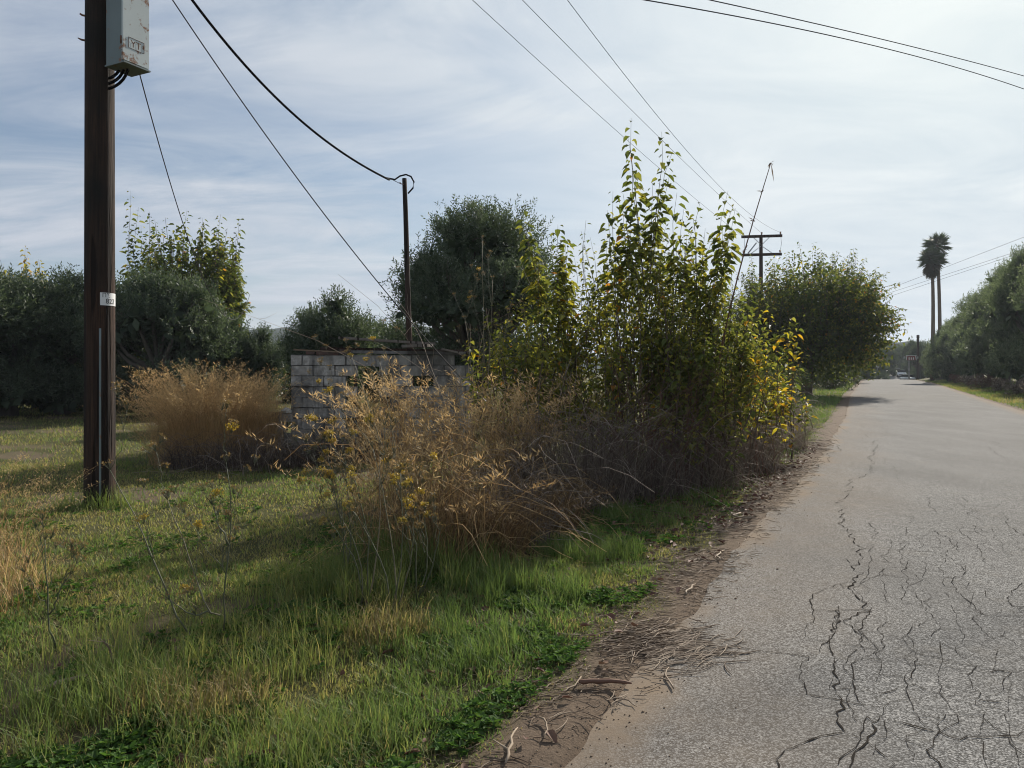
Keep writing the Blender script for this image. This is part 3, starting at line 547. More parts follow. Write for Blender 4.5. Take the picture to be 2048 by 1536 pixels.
# dark shrubs under the roadside mulberry and on the right verge
def bush(name, loc, Rr, H, n, leaf, mat, label, group=None, seed=0, tw=60):
    o = empty(name, loc, label, 'shrub', group); lv, wd = MB(), MB(); nl = 9
    C = np.stack([rng.normal(0, .42 * Rr, nl), rng.normal(0, .42 * Rr, nl), rng.uniform(.2, .68, nl) * H], 1); Q = rng.uniform(.3, .5, nl) * min(Rr, H)
    k = rng.integers(0, nl, n); D = rnd_dir(n); P = C[k] + D * (Q[k] * (1 - .45 * rng.random(n) ** 1.5))[:, None]; P[:, 2] = np.maximum(P[:, 2], .02)
    lv.leaves(P, D * .6 + rnd_dir(n) * .6 + Z3 * .4, rnd_dir(n), leaf * rng.uniform(.6, 1.2, n), leaf * rng.uniform(.3, .5, n), rng.random(n))
    a = rng.uniform(0, 6.28, tw); e = C[rng.integers(0, nl, tw)] + rnd_dir(tw) * rng.uniform(.2, .55, (tw, 1)) * Rr; e[:, 2] = np.abs(e[:, 2]); s = np.linspace(0, 1, 4)
    b0 = np.stack([np.cos(a), np.sin(a), a * 0], 1) * Rr * .15; P = b0[:, None] * (1 - s)[:, None] + e[:, None] * s[:, None] + rng.normal(0, .03, (tw, 4, 3)); wd.tubes(P, np.linspace(.012, .003, 4)[None] * np.ones((tw, 1)), 4, rng.random(tw))
    wd.build('stems', M['mul_bark'], o); lv.build('foliage', mat, o); return o
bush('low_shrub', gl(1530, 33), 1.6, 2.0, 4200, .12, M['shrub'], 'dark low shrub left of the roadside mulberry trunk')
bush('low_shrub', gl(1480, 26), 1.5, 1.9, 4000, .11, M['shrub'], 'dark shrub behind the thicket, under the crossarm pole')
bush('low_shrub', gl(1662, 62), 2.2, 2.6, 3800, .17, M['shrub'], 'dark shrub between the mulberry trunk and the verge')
for px, Y, lab in ((-40, 30, 'shrub added to darken the gap at the foot of the far left olive'), (90, 31, 'shrub added to darken the gap between the two leftmost olives'), (200, 30, 'shrub added to darken the gap behind the foot of the big pole'), (300, 31, 'shrub added to darken the gap under the silvery olive'), (400, 32, 'shrub added to darken the gap behind the golden grass clump'), (490, 32, 'shrub added to darken the gap at the right end of the grove')):
    bush('low_shrub', gl(px, Y), 2.4, 3.0, 3600, .19, M['shrub'], lab, 'shrubs added to darken the grove')  # added shrubs standing in for the deep shade low in the grove
for u, v, rr, h, lab in [(6.6, 45, .7, .9, 'brown weedy bush at the right edge of the picture'), (6.5, 52, .75, 1.0, 'brown weedy bush next in from the right edge'), (6.4, 60, .7, 1.0, 'brown bush under the second olive right of the road'), (6.3, 69, .8, 1.2, 'reddish brown bush midway along the right verge'), (6.2, 80, .8, 1.1, 'brown bush on the right verge before the sign'), (6.1, 94, .9, 1.3, 'farthest brown bush on the right verge')]:
    x, y = to_xy(u, v); bush('dry_bush', (x, y, float(ground_z(x, y))), rr, h, 1500, .11, M['thatch'] if h < 1.15 else M['bramble'], lab, 'dry bushes on the right verge')
# palms
def palm(loc, H, label, seed):
    o = empty('fan_palm', loc, label, 'palm tree', 'twin fan palms'); tr = MB(); z = np.linspace(0, 1, 9)
    tr.tube(np.stack([.35 * np.sin(z * 2.2 + seed) * z, 0 * z, z * (H - 1.6)], 1), .30 - .10 * z, 9); tr.build('trunk', M['palm_bark'], o)
    cx, cz = .35 * math.sin(2.2 + seed), H - 1.7; lv = MB(); st = MB()
    for i in range(64):
        a = rng.uniform(0, 6.28); el = R(88) - (i / 64) ** .9 * R(175); dead = i > 36
        d = np.array([math.cos(a) * math.cos(el), math.sin(a) * math.cos(el), math.sin(el)]); pl = rng.uniform(.7, 1.0) * (.75 if dead else 1)
        b = np.array([cx, 0, cz - (.9 * (i - 36) / 28 if dead else 0)]); e = b + d * pl - Z3 * .12
        st.tube([b, b * .5 + e * .5 + Z3 * .03, e], [.03, .022, .015], 4)
        side = unit(np.cross(d, Z3) + 1e-4); up = np.cross(side, d); k = 22; fa = np.linspace(-1.5, 1.5, k)
        A = np.cos(fa)[:, None] * d + np.sin(fa)[:, None] * side + rng.normal(0, .06, (k, 3)); A[:, 2] -= .25 + (.5 if dead else .15) * np.abs(np.sin(fa))
        lv.leaves(np.repeat(e[None], k, 0), A, np.repeat(up[None], k, 0) + side * .8, np.full(k, 1.6) * rng.uniform(.65, 1.0, k), np.full(k, .14), np.full(k, .1 if dead else .7) + rng.random(k) * .25)
    st.build('stalks', M['palm_bark'], o); lv.build('crown', M['palm_leaf'], o)
palm(gl(1864, 110), 19.0, 'fan palm with the lower crown, left of the twin palms', 1.)
palm(gl(1879, 114), 21.4, 'taller fan palm, right of the twin palms', 2.)
# ------------------------------------------------------------------ big utility pole
PX, PY = xp(199.5, 8.95), 8.95; PZ = float(ground_z(PX, PY))
up_ = empty('utility_pole', (PX, PY, PZ), 'thick brown wooden utility pole with a number plate, nearest the camera', 'utility pole')
mb = MB(); zs = np.linspace(-.3, 11.6, 26); mb.tube(np.stack([zs * 0, zs * 0, zs], 1), np.interp(zs, [-.3, 5.6, 11.6], [.168, .154, .125]), 24); mb.build('shaft', M['pole'], up_)
def arc_patch(r, a0, a1, z0, z1, n=10):
    a = np.linspace(a0, a1, n); V = [(r * math.cos(q), r * math.sin(q), z) for z in (z0, z1) for q in a]; return V, [[i, i + 1, n + i + 1, n + i] for i in range(n - 1)]
va = math.atan2(-PY, -PX)                           # angle from the pole to the camera
rp = lambda z: float(np.interp(z, [-.3, 5.6, 11.6], [.168, .154, .125]))
z0, z1 = [at(0, p, 9.0)[2] - PZ for p in (613, 588)]
mb = MB(); V, Fc = arc_patch(rp(2.4) + .004, va + .02, va + 1.35, z0, z1, 14); mb.add(V, Fc); V2, _ = arc_patch(rp(2.4) + .001, va + .02, va + 1.35, z0, z1, 14)
plate = mb.build('number_plate', M['white'], up_)
def text_mesh(body, size):
    c = bpy.data.curves.new('lettering', 'FONT'); c.body = body; c.size = size; c.align_x = 'LEFT'; o = bpy.data.objects.new('lettering', c); coll.objects.link(o)
    dg = bpy.context.evaluated_depsgraph_get(); m = bpy.data.meshes.new_from_object(o.evaluated_get(dg)); coll.objects.unlink(o); bpy.data.objects.remove(o); return m
for body, a0, zt, size in (('\u03a0\u03a3', va + .14, z0 + .093, .066), ('822', va + .36, z0 + .022, .082)):
    m = text_mesh(body, size)
    for v in m.vertices:
        r = rp(2.4) + .0065; a = a0 + v.co.x / r; v.co = (r * math.cos(a), r * math.sin(a), zt + v.co.y)
    m.materials.clear(); m.materials.append(M['ink']); link(bpy.data.objects.new('lettering', m), plate)
mb = MB(); zs = np.linspace(.04, 2.05, 8); r = .185; mb.tube(np.stack([(np.array([rp(z) for z in zs]) + .008) * math.cos(va + .02), (np.array([rp(z) for z in zs]) + .008) * math.sin(va + .02), zs], 1), .012, 8); mb.build('earth_conduit', M['box_side'], up_)
for zq, ln in ((at(0, 50, 9.1)[2] - PZ, .05), (at(0, 98, 9.1)[2] - PZ, .07)):
    a = va - 1.45; mb = MB(); q = rp(zq); mb.tube([(q * .8 * math.cos(a), q * .8 * math.sin(a), zq), ((q + ln * .5) * math.cos(a), (q + ln * .5) * math.sin(a), zq), ((q + ln) * math.cos(a), (q + ln) * math.sin(a), zq + .012)], [.012, .012, .011 if ln < .06 else .006], 8); mb.build('bolt', M['rustiron'], up_)
mb = MB(); mb.box((0, 0, 11.1), 2.7, .12, .14, (.9, -.44, 0)); mb.build('crossarm', M['dark_wood'], up_, True)
# electrical box
ud = np.array([CA, -SA, 0]); vd_ = np.array([SA, CA, 0])
bc = np.array([-4.37, 8.64, 0]) + .16 * vd_ - .15 * ud; bz = 5.02; bh = 1.05
eb = empty('electrical_box', (bc[0], bc[1], bz), 'pale rusting metal electrical box mounted high on the big pole', 'electrical box')
mb = MB(); mb.box((0, 0, bh / 2), .32, .27, bh, vd_); body = mb.build('cabinet', M['box_side'], eb, True)
mb = MB(); mb.box(ud * .149 + Z3 * (bh / 2 + .01), .335, .028, bh - .02, vd_); door = mb.build('door', M['box_paint'], eb, True)
mb = MB(); mb.box(ud * .02 - Z3 * .008, .345, .33, .016, vd_); mb.build('base_flange', M['box_side'], eb, True)
fr = ud * .1645 + Z3 * .235; mb = MB()
for a, b, sx, sz in ((0, .06, .20, .004), (0, -.06, .20, .004), (.1, 0, .004, .12), (-.1, 0, .004, .12)): mb.box(fr + vd_ * a + Z3 * b, sx, .003, sz, vd_)
mb.build('plate_edge', M['rustiron'], door, True)
m = text_mesh('YT', .11)
for v in m.vertices: p = fr + vd_ * (v.co.x - .075) + Z3 * (v.co.y - .04) + ud * .001; v.co = tuple(p)
m.materials.clear(); m.materials.append(M['rustiron']); link(bpy.data.objects.new('lettering', m), door)
for i in range(2):
    mb = MB(); mb.tube([vd_ * -.172 + ud * .13 + Z3 * (.2 + i * .6), vd_ * -.172 + ud * .13 + Z3 * (.29 + i * .6)], .009, 8); mb.build('hinge', M['rustiron'], eb)
for i in range(3):
    p0 = ud * (-.085 + .06 * i) + vd_ * (-.03 + i * .01); pe = np.array([PX, PY, 0]) - np.array([bc[0], bc[1], 0]) + ud * .1; dz = .10 + .065 * i
    mb = MB(); a = np.linspace(0, math.pi / 2, 8); mb.tube([p0 * (1 - (1 - math.cos(q))) + (pe) * (1 - math.cos(q)) - Z3 * (math.sin(q) * (.12 + .06 * i) - .02) for q in a], .0165, 8); mb.build('conduit', M['black'], eb)
# ------------------------------------------------------------------ wires
def wire_pts(A, B, pix, deg=2, n=40, ends=()):
    A = np.array(A, float)[:2]; B = np.array(B, float)[:2]; S, Zq = [], []
    for px, py in pix:
        k = (px - CX) / F; s = (k * A[1] - A[0]) / ((B[0] - A[0]) - k * (B[1] - A[1])); Y = A[1] + s * (B[1] - A[1]); S.append(s); Zq.append(EYE - (py - HY) / F * Y)
    for s, z in ends: S.append(s); Zq.append(z)
    c = np.polyfit(S, Zq, deg); s = np.linspace(0, 1, n); P = A[:2] + s[:, None] * (B - A)[:2]; return np.column_stack([P, np.polyval(c, s)])
def wire(name, P, r, label, mat='wire', cat='wire', group=None, k=5):
    mb = MB(); mb.tube(P, r, k); return tag(mb.build(name, M[mat], origin=P[0]), label, cat, group)
FY = 56.; fz = lambda py: EYE - (py - HY) / F * FY
for px, py, t0, lab in ((1485, 472, 945, 'overhead line on the left arm end of the crossarm pole'), (1523, 466, 1045, 'overhead line on the middle of the crossarm pole'), (1559, 464, 1135, 'overhead line on the right arm end of the crossarm pole')):
    a = {945: -1.3, 1045: 0., 1135: 1.3}[t0]
    wire('overhead_wire', wire_pts((PX + a * .9, PY - a * .44), at(px, py, FY - a * .4), [(px, py), (t0, 0)] + ([(1245, 272)] if t0 == 945 else [(1265, 222)] if t0 == 1045 else [(1330, 250)]), 2, 60), .008, lab, group='three overhead lines')
rp_ = np.array([xp(2260, 30), 30.])
wire('overhead_wire', wire_pts((xp(700, 10), 10), rp_, [(1290, 0), (1700, 80), (2048, 178)], 2, 50), .011, 'lower of the two lines crossing the top right corner', group='lines over the road')
wire('overhead_wire', wire_pts((xp(800, 11), 11), rp_ + .6, [(1420, 0), (1720, 68), (2048, 152)], 2, 50), .011, 'upper of the two lines crossing the top right corner', group='lines over the road')
for a, b, lab in (((2043, 476), (1772, 580), 'highest of the far lines passing behind the palms'), ((2043, 500), (1772, 588), 'middle of the far lines passing behind the palms'), ((1980, 526), (1767, 597), 'lowest of the far lines passing behind the palms')):
    wire('overhead_wire', wire_pts((xp(2120, 62), 62), (xp(1690, 100), 100), [a, b], 1, 12), .014, lab, group='far lines')
P = wire_pts((PX + .1, PY + .1), (xp(806, 15), 15), [(385, 0), (450, 86), (530, 172), (600, 240), (680, 302), (740, 340), (772, 356)], 3, 40)
topz = at(0, 357, 15)[2]; sp_x = xp(808, 15); tail = [at(*p) for p in ((790, 359, 15), (800, 352, 14.96), (812, 349, 14.93), (822, 353, 14.92), (828, 364, 14.92), (826, 376, 14.93), (816, 387, 14.95))]
P = P[P[:, 1] < 14.6]; wire('service_cable', np.vstack([P, at(772, 356, 14.75)[None], tail]), np.concatenate([np.full(len(P), .019), [.02], np.full(len(tail), .016)]), 'thick black cable sagging from the big pole to the thin pole\'s top', 'black', 'cable', k=7)
gw = empty('stay_wire', (0.05, 12.7, 0), 'stay wire from the big pole down to a grey guard sleeve beside the hut', 'wire')
P = wire_pts((PX + .05, PY + .1), (xp(1030, 12.7), 12.7), [(345, 0), (500, 225), (660, 445), (820, 640), (960, 795)], 2, 50) ; off = np.array([0.05, 12.7, 0])
mb = MB(); mb.tube(P - off, .008, 5); mb.build('strand', M['wire'], gw)
Pg = P[(P[:, 0] > xp(925, 12.2)) & (P[:, 0] < xp(1010, 12.6))]; mb = MB(); mb.tube(Pg - off, .032, 8); mb.build('guard_sleeve', M['galv'], gw)
mb = MB(); e = P[-1]; mb.tube([e - off, np.array([.35, .3, -.1])], .012, 6); mb.build('anchor_rod', M['rustiron'], gw)
wire('stay_wire', wire_pts((-4.42, 8.83), (xp(500, 30), 30), [(281, 156), (365, 440), (400, 545), (440, 620)], 2, 40), .0075, 'thin wire from the electrical box down into the left grove')
# ------------------------------------------------------------------ thin service pole
so_ = at(808.5, 357, 15); sb = np.array([xp(826, 15), 15, 0.]); tpo = empty('service_pole', sb, 'thin dark leaning pole standing beside the hut', 'pole')
mb = MB(); q = np.linspace(0, 1, 9)[:, None]; mb.tube((so_ - sb) * q + np.array([.006, 0, 0]) * np.sin(q * 9), np.linspace(.066, .044, 9), 12); mb.build('shaft', M['dark_wood'], tpo)
mb = MB(); p = at(805, 369, 14.93) - sb; mb.tube([p + [.03, 0, 0], p + [-.03, -.02, .01], p + [-.05, -.03, .04]], .01, 6); mb.build('cable_hook', M['rustiron'], tpo)
mb = MB(); mb.tube([p + [-.03, 0, .01], at(786, 360, 14.85) - sb], .006, 5); mb.build('tie_wire', M['wire'], tpo)
# ------------------------------------------------------------------ crossarm poles along the road
def hpole(name, px, Y, zt, w_, label, full=True):
    x = xp(px, Y); g = float(ground_z(x, Y)); o = empty(name, (x, Y, g), label, 'utility pole', 'crossarm poles'); zt -= g
    mb = MB(); mb.tube([(0, 0, -.3), (0, 0, zt * .5), (0, 0, zt)], [.17, .15, .12], 12); mb.build('shaft', M['dark_wood'], o)
    d = unit(np.array([CA * 1.0, -SA * .35, 0])); d = np.array([.985, -.17, 0])
    for i, (dz, ww) in enumerate(((-.12, w_), (-1.45, w_ * .98))):
        mb = MB(); mb.box(np.array([0, -.16, zt + dz]), ww, .12, .19, d); arm = mb.build('crossarm', M['dark_wood'], o, True)
        for s in (-1, 0, 1):
            if i and s == 0: continue
            mb = MB(); c = d * s * (ww / 2 - .12) + np.array([0, -.16, zt + dz + .1]); mb.tube([c, c + Z3 * .07, c + Z3 * .12, c + Z3 * .18, c + Z3 * .2], [.02, .07, .05, .075, .03], 8); mb.build('insulator', M['porcelain'], arm)
        if not i:
            for s in (-1, 1): mb = MB(); mb.tube([d * s * .55 + np.array([0, -.12, zt + dz - .08]), np.array([0, -.1, zt - .75])], .025, 6); mb.build('brace', M['galv'], o)
        else:
            for s in (-1, 1): mb = MB(); mb.tube([d * s * .75 + np.array([0, -.12, zt + dz + .08]), np.array([0, -.1, zt - .9 + .1])], .025, 6); mb.build('brace', M['galv'], o)
    if full:
        for s in (-.9, .95): mb = MB(); mb.tube([d * s * w_ * .48 + np.array([0, -.17, zt + .05]), d * s * w_ * .49 + np.array([0, -.3, zt - .7]), d * s * w_ * .47 + np.array([0, -.17, zt - 1.3])], .012, 5); mb.build('jumper', M['wire'], o)
        mb = MB(); mb.tube([d * -.4 + np.array([0, -.25, zt - .6]), d * -1.0 + np.array([0, -.3, zt - 1.35])], .045, 6); mb.build('switch_arm', M['galv'], o)
    return o
hpole('utility_pole', 1522, 56, fz(470), 2.85, 'wooden pole with two crossarms rising left of the roadside mulberry')
hpole('utility_pole', 1740, 157, EYE - (664 - HY) / F * 157, 2.7, 'small distant crossarm pole over the crest of the road', False)
hpole('utility_pole', 1684, 100, EYE - (592 - HY) / F * 100, 1.6, 'pole hidden behind the roadside mulberry', False)
# ------------------------------------------------------------------ block hut
HA = R(4); hx = np.array([math.cos(HA), math.sin(HA), 0]); hy = np.array([-math.sin(HA), math.cos(HA), 0])
h0 = np.array([xp(584, 14.2), 14.2, 0.]); hut = empty('block_hut', h0, 'small roofless grey concrete block hut half hidden by dry grass', 'hut')
bl_w, bl_h = .40, .195; bmesh_var = []
for i in range(6):
    V = []; j = rng.uniform(-.006, .006, (8, 3)); b = .012
    mb = MB(); hw, hh, hd = bl_w / 2 - .008, bl_h / 2 - .008, .1
    prof_ = [(-hw + b, -hh), (hw - b, -hh), (hw, -hh + b), (hw, hh - b), (hw - b, hh), (-hw + b, hh), (-hw, hh - b), (-hw, -hh + b)]
    Vf = [(x + rng.uniform(-.005, .005), -hd - (0 if k else 0) + rng.uniform(-.004, .004), z + rng.uniform(-.005, .005)) for k, (x, z) in enumerate(prof_)]; Vb = [(x, hd - .03, z) for x, z in prof_]
    me_ = raw_mesh('concrete_block', np.array(Vf + Vb), [np.array([list(range(8))]), np.array([[i_, 8 + i_, 8 + (i_ + 1) % 8, (i_ + 1) % 8] for i_ in range(8)])], np.full(16, .5), True); me_.materials.append(M['block']); bmesh_var.append(me_)
def wall(name, org, ax, ny, length, rows, skip=lambda x, r: False, lab=None):
    """org in hut coordinates, ax along the wall, ny outward normal"""
    ax = np.array(ax); ny = np.array(ny); rz = math.atan2(ax[1], ax[0]); core = MB(); wo_ = bpy.data.objects.new(name, None)
    for r in range(rows):
        xs = np.arange(-.2 if r % 2 else 0, length - .05, bl_w)
        for x in xs:
            c = x + bl_w / 2; w2 = bl_w
            if x < 0: c, w2 = .1, .2
            if x + bl_w > length: w2 = length - max(x, 0); c = max(x, 0) + w2 / 2
            if skip(c, r) or w2 < .08: continue
            core.box(np.array(org) + ax * c + Z3 * (r + .5) * bl_h, w2 + .001, .14, bl_h + .001, ax)
            blocks.append((name, np.array(org) + ax * c + ny * (-.005 + rng.normal(0, .011)) + Z3 * ((r + .5) * bl_h + rng.normal(0, .003)), rz + rng.normal(0, .025), w2 / bl_w, rng.normal(0, .02)))
    o = core.build(name, M['mortar'], hut, True)
    for nm, p, rr, sx, ry in [b for b in blocks if b[0] == name]:
        b = bpy.data.objects.new('concrete_block', bmesh_var[rng.integers(0, 6)]); b.location = tuple(p); b.rotation_euler = (0, ry, rr); b.scale.x = sx; link(b, o)
    blocks.clear(); return o
blocks = []
D1, D2 = 1.13, 1.78       # doorway
wall('front_wall', -.12 * Z3, hx, -hy, 3.35, 10, lambda x, r: (D1 < x < D2 and r < 9) or (x > 2.95 and r > 8) or (2.25 < x < 2.45 and r == 7))
wall('side_wall', -.12 * Z3 + hy * .1 + hx * .1, hy, -hx, 2.3, 9, lambda x, r: x > 1.4 and r > 6)
wall('side_wall', -.12 * Z3 + hy * .1 + hx * 3.25, hy, hx, 2.3, 8, lambda x, r: x > 1.2 and r > 4)
wall('back_wall', -.12 * Z3 + hy * 2.35 + hx * 1.9, hx, hy, 1.3, 6)
for i in (1, 2, 3, 4): mb = MB(); mb.box(hx * (.12 + .215 * i + rng.normal(0, .01)) + Z3 * (1.868 + rng.normal(0, .006)) - hy * (.01 + rng.normal(0, .02)), .205 - .06 * (i == 1), .19, .075, hx + np.array([0, rng.normal(0, .06), rng.normal(0, .05)])); mb.build('clay_brick', M['clay'], hut, True)
mb = MB(); mb.box(hx * 1.46 - hy * .012 + Z3 * 1.72, .86, .17, .20, hx + np.array([0, 0, -.05])); mb.build('lintel', M['concrete'], hut, True)
for x in (D1 + .03, D2 - .02): mb = MB(); mb.box(hx * x - hy * .02 + Z3 * .82, .05, .12, 1.75, hx); mb.build('door_frame', M['dark_wood'], hut, True)
mb = MB(); mb.box(hx * 2.15 - hy * .02 + Z3 * 1.872, 2.1, .24, .055, hx + np.array([0, 0, -.012])); mb.build('coping', M['mortar'], hut, True)
mb = MB(); mb.box(hx * 1.9 + hy * .35 + Z3 * 1.93, 2.9, .09, .06, hx + np.array([0, 0, -.015])); mb.build('roof_batten', M['dark_wood'], hut, True)
for c, L_, wd_, th, ax_, lab, mt in ((at(775, 682, 14.4), 1.78, .28, .045, (1, .12, -.06), 'long grey weathered board lying across the hut\'s broken top', 'grey_wood'), (at(835, 692, 14.1), .5, .3, .05, (1, -.3, .02), 'short broken board on the hut wall behind the thin pole', 'grey_wood'), (at(905, 703, 14.3), .42, .2, .035, (1, .2, -.22), 'tilted slat at the right end of the hut top', 'grey_wood'), (at(640, 702, 14.15), .95, .07, .025, (1, .05, -.05), 'thin pale batten lying on the hut\'s left wall', 'haystick')):
    mb = MB(); mb.box((0, 0, 0), L_, wd_, th, ax_); o = mb.build('board', M[mt], None, True); o.location = tuple(c); tag(o, lab, 'board', 'loose boards on the hut')
def rock(px, py, Y, s, lab):
    mb = MB(); n = 9; a, b = np.meshgrid(np.linspace(0, 2 * math.pi, n, endpoint=False), np.linspace(-1.2, 1.4, 5), indexing='ij'); r = s * (1 + rng.normal(0, .16, a.shape))
    V = np.stack([r * np.cos(a) * np.cos(b), r * np.sin(a) * np.cos(b) * .8, r * np.sin(b) * .65], -1).reshape(-1, 3)
    Fq = [[i * 5 + j, ((i + 1) % n) * 5 + j, ((i + 1) % n) * 5 + j + 1, i * 5 + j + 1] for i in range(n) for j in range(4)]; mb.add(V, Fq); o = mb.build('rock', M['stone'], None, True); o.location = tuple(at(px, py, Y)); mb = None; tag(o, lab, 'rock')
rock(573, 822, 13.6, .09, 'pale stone on the block ledge left of the hut')
# low broken ledge of blocks left of the hut
lo_ = h0 - hx * 1.3; led = empty('block_ledge', lo_, 'low broken ledge of concrete blocks left of the hut', 'low wall')
for r in range(4):
    for i in range(3):
        b = bpy.data.objects.new('concrete_block', bmesh_var[rng.integers(0, 6)]); b.location = tuple(hx * (.2 + i * .41 + (r % 2) * .12) + Z3 * (.1 + r * .196)); b.rotation_euler.z = HA + rng.normal(0, .05); link(b, led)
# ------------------------------------------------------------------ signs, stack, cars near the crest
def sign(px, pyt, pyb, Y, w_, h_, ph, label):
    x = xp(px, Y); zc = EYE - ((pyt + pyb) / 2 - HY) / F * Y; g = float(ground_z(x, Y)); o = empty('road_sign', (x, Y, g), label, 'sign'); return o, zc - g
o, zc = sign(1822, 711, 721, 132, 0, 0, 0, 'brown and white board on a pale post right of the road crest')
mb = MB(); mb.box((-.3, .1, (zc + .2) / 2 - .2), .24, .24, zc + .4, (1, 0, 0)); mb.build('post', M['concrete'], o, True)
mb = MB(); mb.add([(x, y, zc + z) for y in (-.06, .06) for x, z in ((-.72, -.4), (.72, -.4), (.92, .42), (-.92, .42))], [[0, 1, 2, 3], [7, 6, 5, 4], [0, 4, 5, 1], [1, 5, 6, 2], [2, 6, 7, 3], [3, 7, 4, 0]]); bd = mb.build('board', M['brownsign'], o, True)
mb = MB(); mb.box((0, -.075, zc + .40), 1.8, .03, .08); mb.box((-.80, -.075, zc), .09, .03, .8, (1, 0, -.2)); mb.box((.80, -.075, zc), .09, .03, .8, (1, 0, .2)); mb.build('white_border', M['white'], bd, True)
for x in (-.36, 0, .36): mb = MB(); mb.box((x, -.075, zc - .1), .12, .03, .42); mb.build('white_mark', M['white'], bd, True)
for s in (-1, 1): mb = MB(); mb.box((s * 1.12, 0, zc + .08), .22, .2, .36); mb.build('side_lamp', M['galv'], o, True)
mb = MB(); mb.box((.75, .05, zc - .75), .9, .08, .12); mb.box((.75, .05, zc - 1.05), .9, .08, .14); mb.build('sub_panel', M['dark_wood'], o, True)
o, zc = sign(1755, 728, 737, 138, 0, 0, 0, 'small white board on a thin post left of the road crest')
mb = MB(); mb.tube([(0, 0, -.3), (0, 0, zc)], .04, 6); mb.build('post', M['galv'], o)
mb = MB(); mb.box((0, -.06, zc), .55, .03, .42, (1, 0, -.15)); mb.build('board', M['white'], o, True)
x = xp(1836, 140); mb = MB(); zt = EYE - (670 - HY) / F * 140; mb.tube([(0, 0, -1), (0, 0, zt - .5), (0, 0, zt - .5), (0, 0, zt)], [.26, .22, .26, .24], 10); mb.box((.12, 0, zt - 1.3), .5, .3, .1)
o = mb.build('chimney_stack', M['dark_wood']); o.location = (x, 140, 0); tag(o, 'dark narrow stack sticking up above the trees behind the brown sign', 'chimney')
def car(loc, rz, col, label):
    o = empty('parked_car', loc, label, 'car', 'cars by the crest', rz); pm = paint('car_paint', col, .25, 0, .6)
    def loft(secs, name, mat):
        mb = MB(); k = len(secs[0][1]); V = [(x, y, z) for x, pr in secs for y, z in pr]; n = len(secs)
        Fq = [[i * k + j, i * k + (j + 1) % k, (i + 1) * k + (j + 1) % k, (i + 1) * k + j] for i in range(n - 1) for j in range(k)]; mb.add(V, Fq); mb.F.append(np.array([list(range(k))[::-1]])); mb.F.append(np.array([[(n - 1) * k + j for j in range(k)]])); mb.build(name, mat, o)
    ring = lambda w_, zb, zt: [(-w_ * .92, zb), (w_ * .92, zb), (w_, zb + .15), (w_, zt - .12), (w_ * .9, zt), (-w_ * .9, zt), (-w_, zt - .12), (-w_, zb + .15)]
    loft([(-2.1, ring(.72, .35, .72)), (-1.95, ring(.84, .25, .86)), (-1.0, ring(.87, .22, .95)), (.8, ring(.87, .22, .95)), (1.8, ring(.83, .25, .9)), (2.1, ring(.72, .35, .7))], 'body', pm)
    loft([(-1.05, ring(.80, .9, .97)), (-.35, ring(.70, .9, 1.42)), (1.1, ring(.70, .9, 1.42)), (1.75, ring(.78, .9, .98))], 'windows', M['black'])
    mb = MB(); mb.box((.38, 0, 1.43), 1.5, 1.28, .05); mb.build('roof', pm, o)
    for sx in (-1.3, 1.3):
        for sy in (-1, 1):
            mb = MB(); mb.tube([(sx, sy * .66, .31), (sx, sy * .88, .31)], .31, 14); wh = mb.build('wheel', M['black'], o); mb = MB(); mb.tube([(sx, sy * .885, .31), (sx, sy * .892, .31)], .18, 10); mb.build('rim', M['galv'], wh)
    for sy in (-.6, .6): mb = MB(); mb.box((-2.02, sy, .68), .14, .32, .14); mb.build('headlight', M['white'], o, True)
    mb = MB(); mb.box((-2.06, 0, .45), .12, 1.2, .14); mb.build('bumper', M['black'], o, True)
for px, Y, rz, col, lab in ((1803, 165, R(66), (.8, .8, .8), 'white car facing the camera on the road past the crest'), (1793, 178, R(60), (.5, .53, .55), 'silver car behind the white car past the crest'), (1815, 150, R(80), (.42, .44, .42), 'grey car beside the brown sign\'s post')):
    car(gl(px, Y), rz, col, lab)
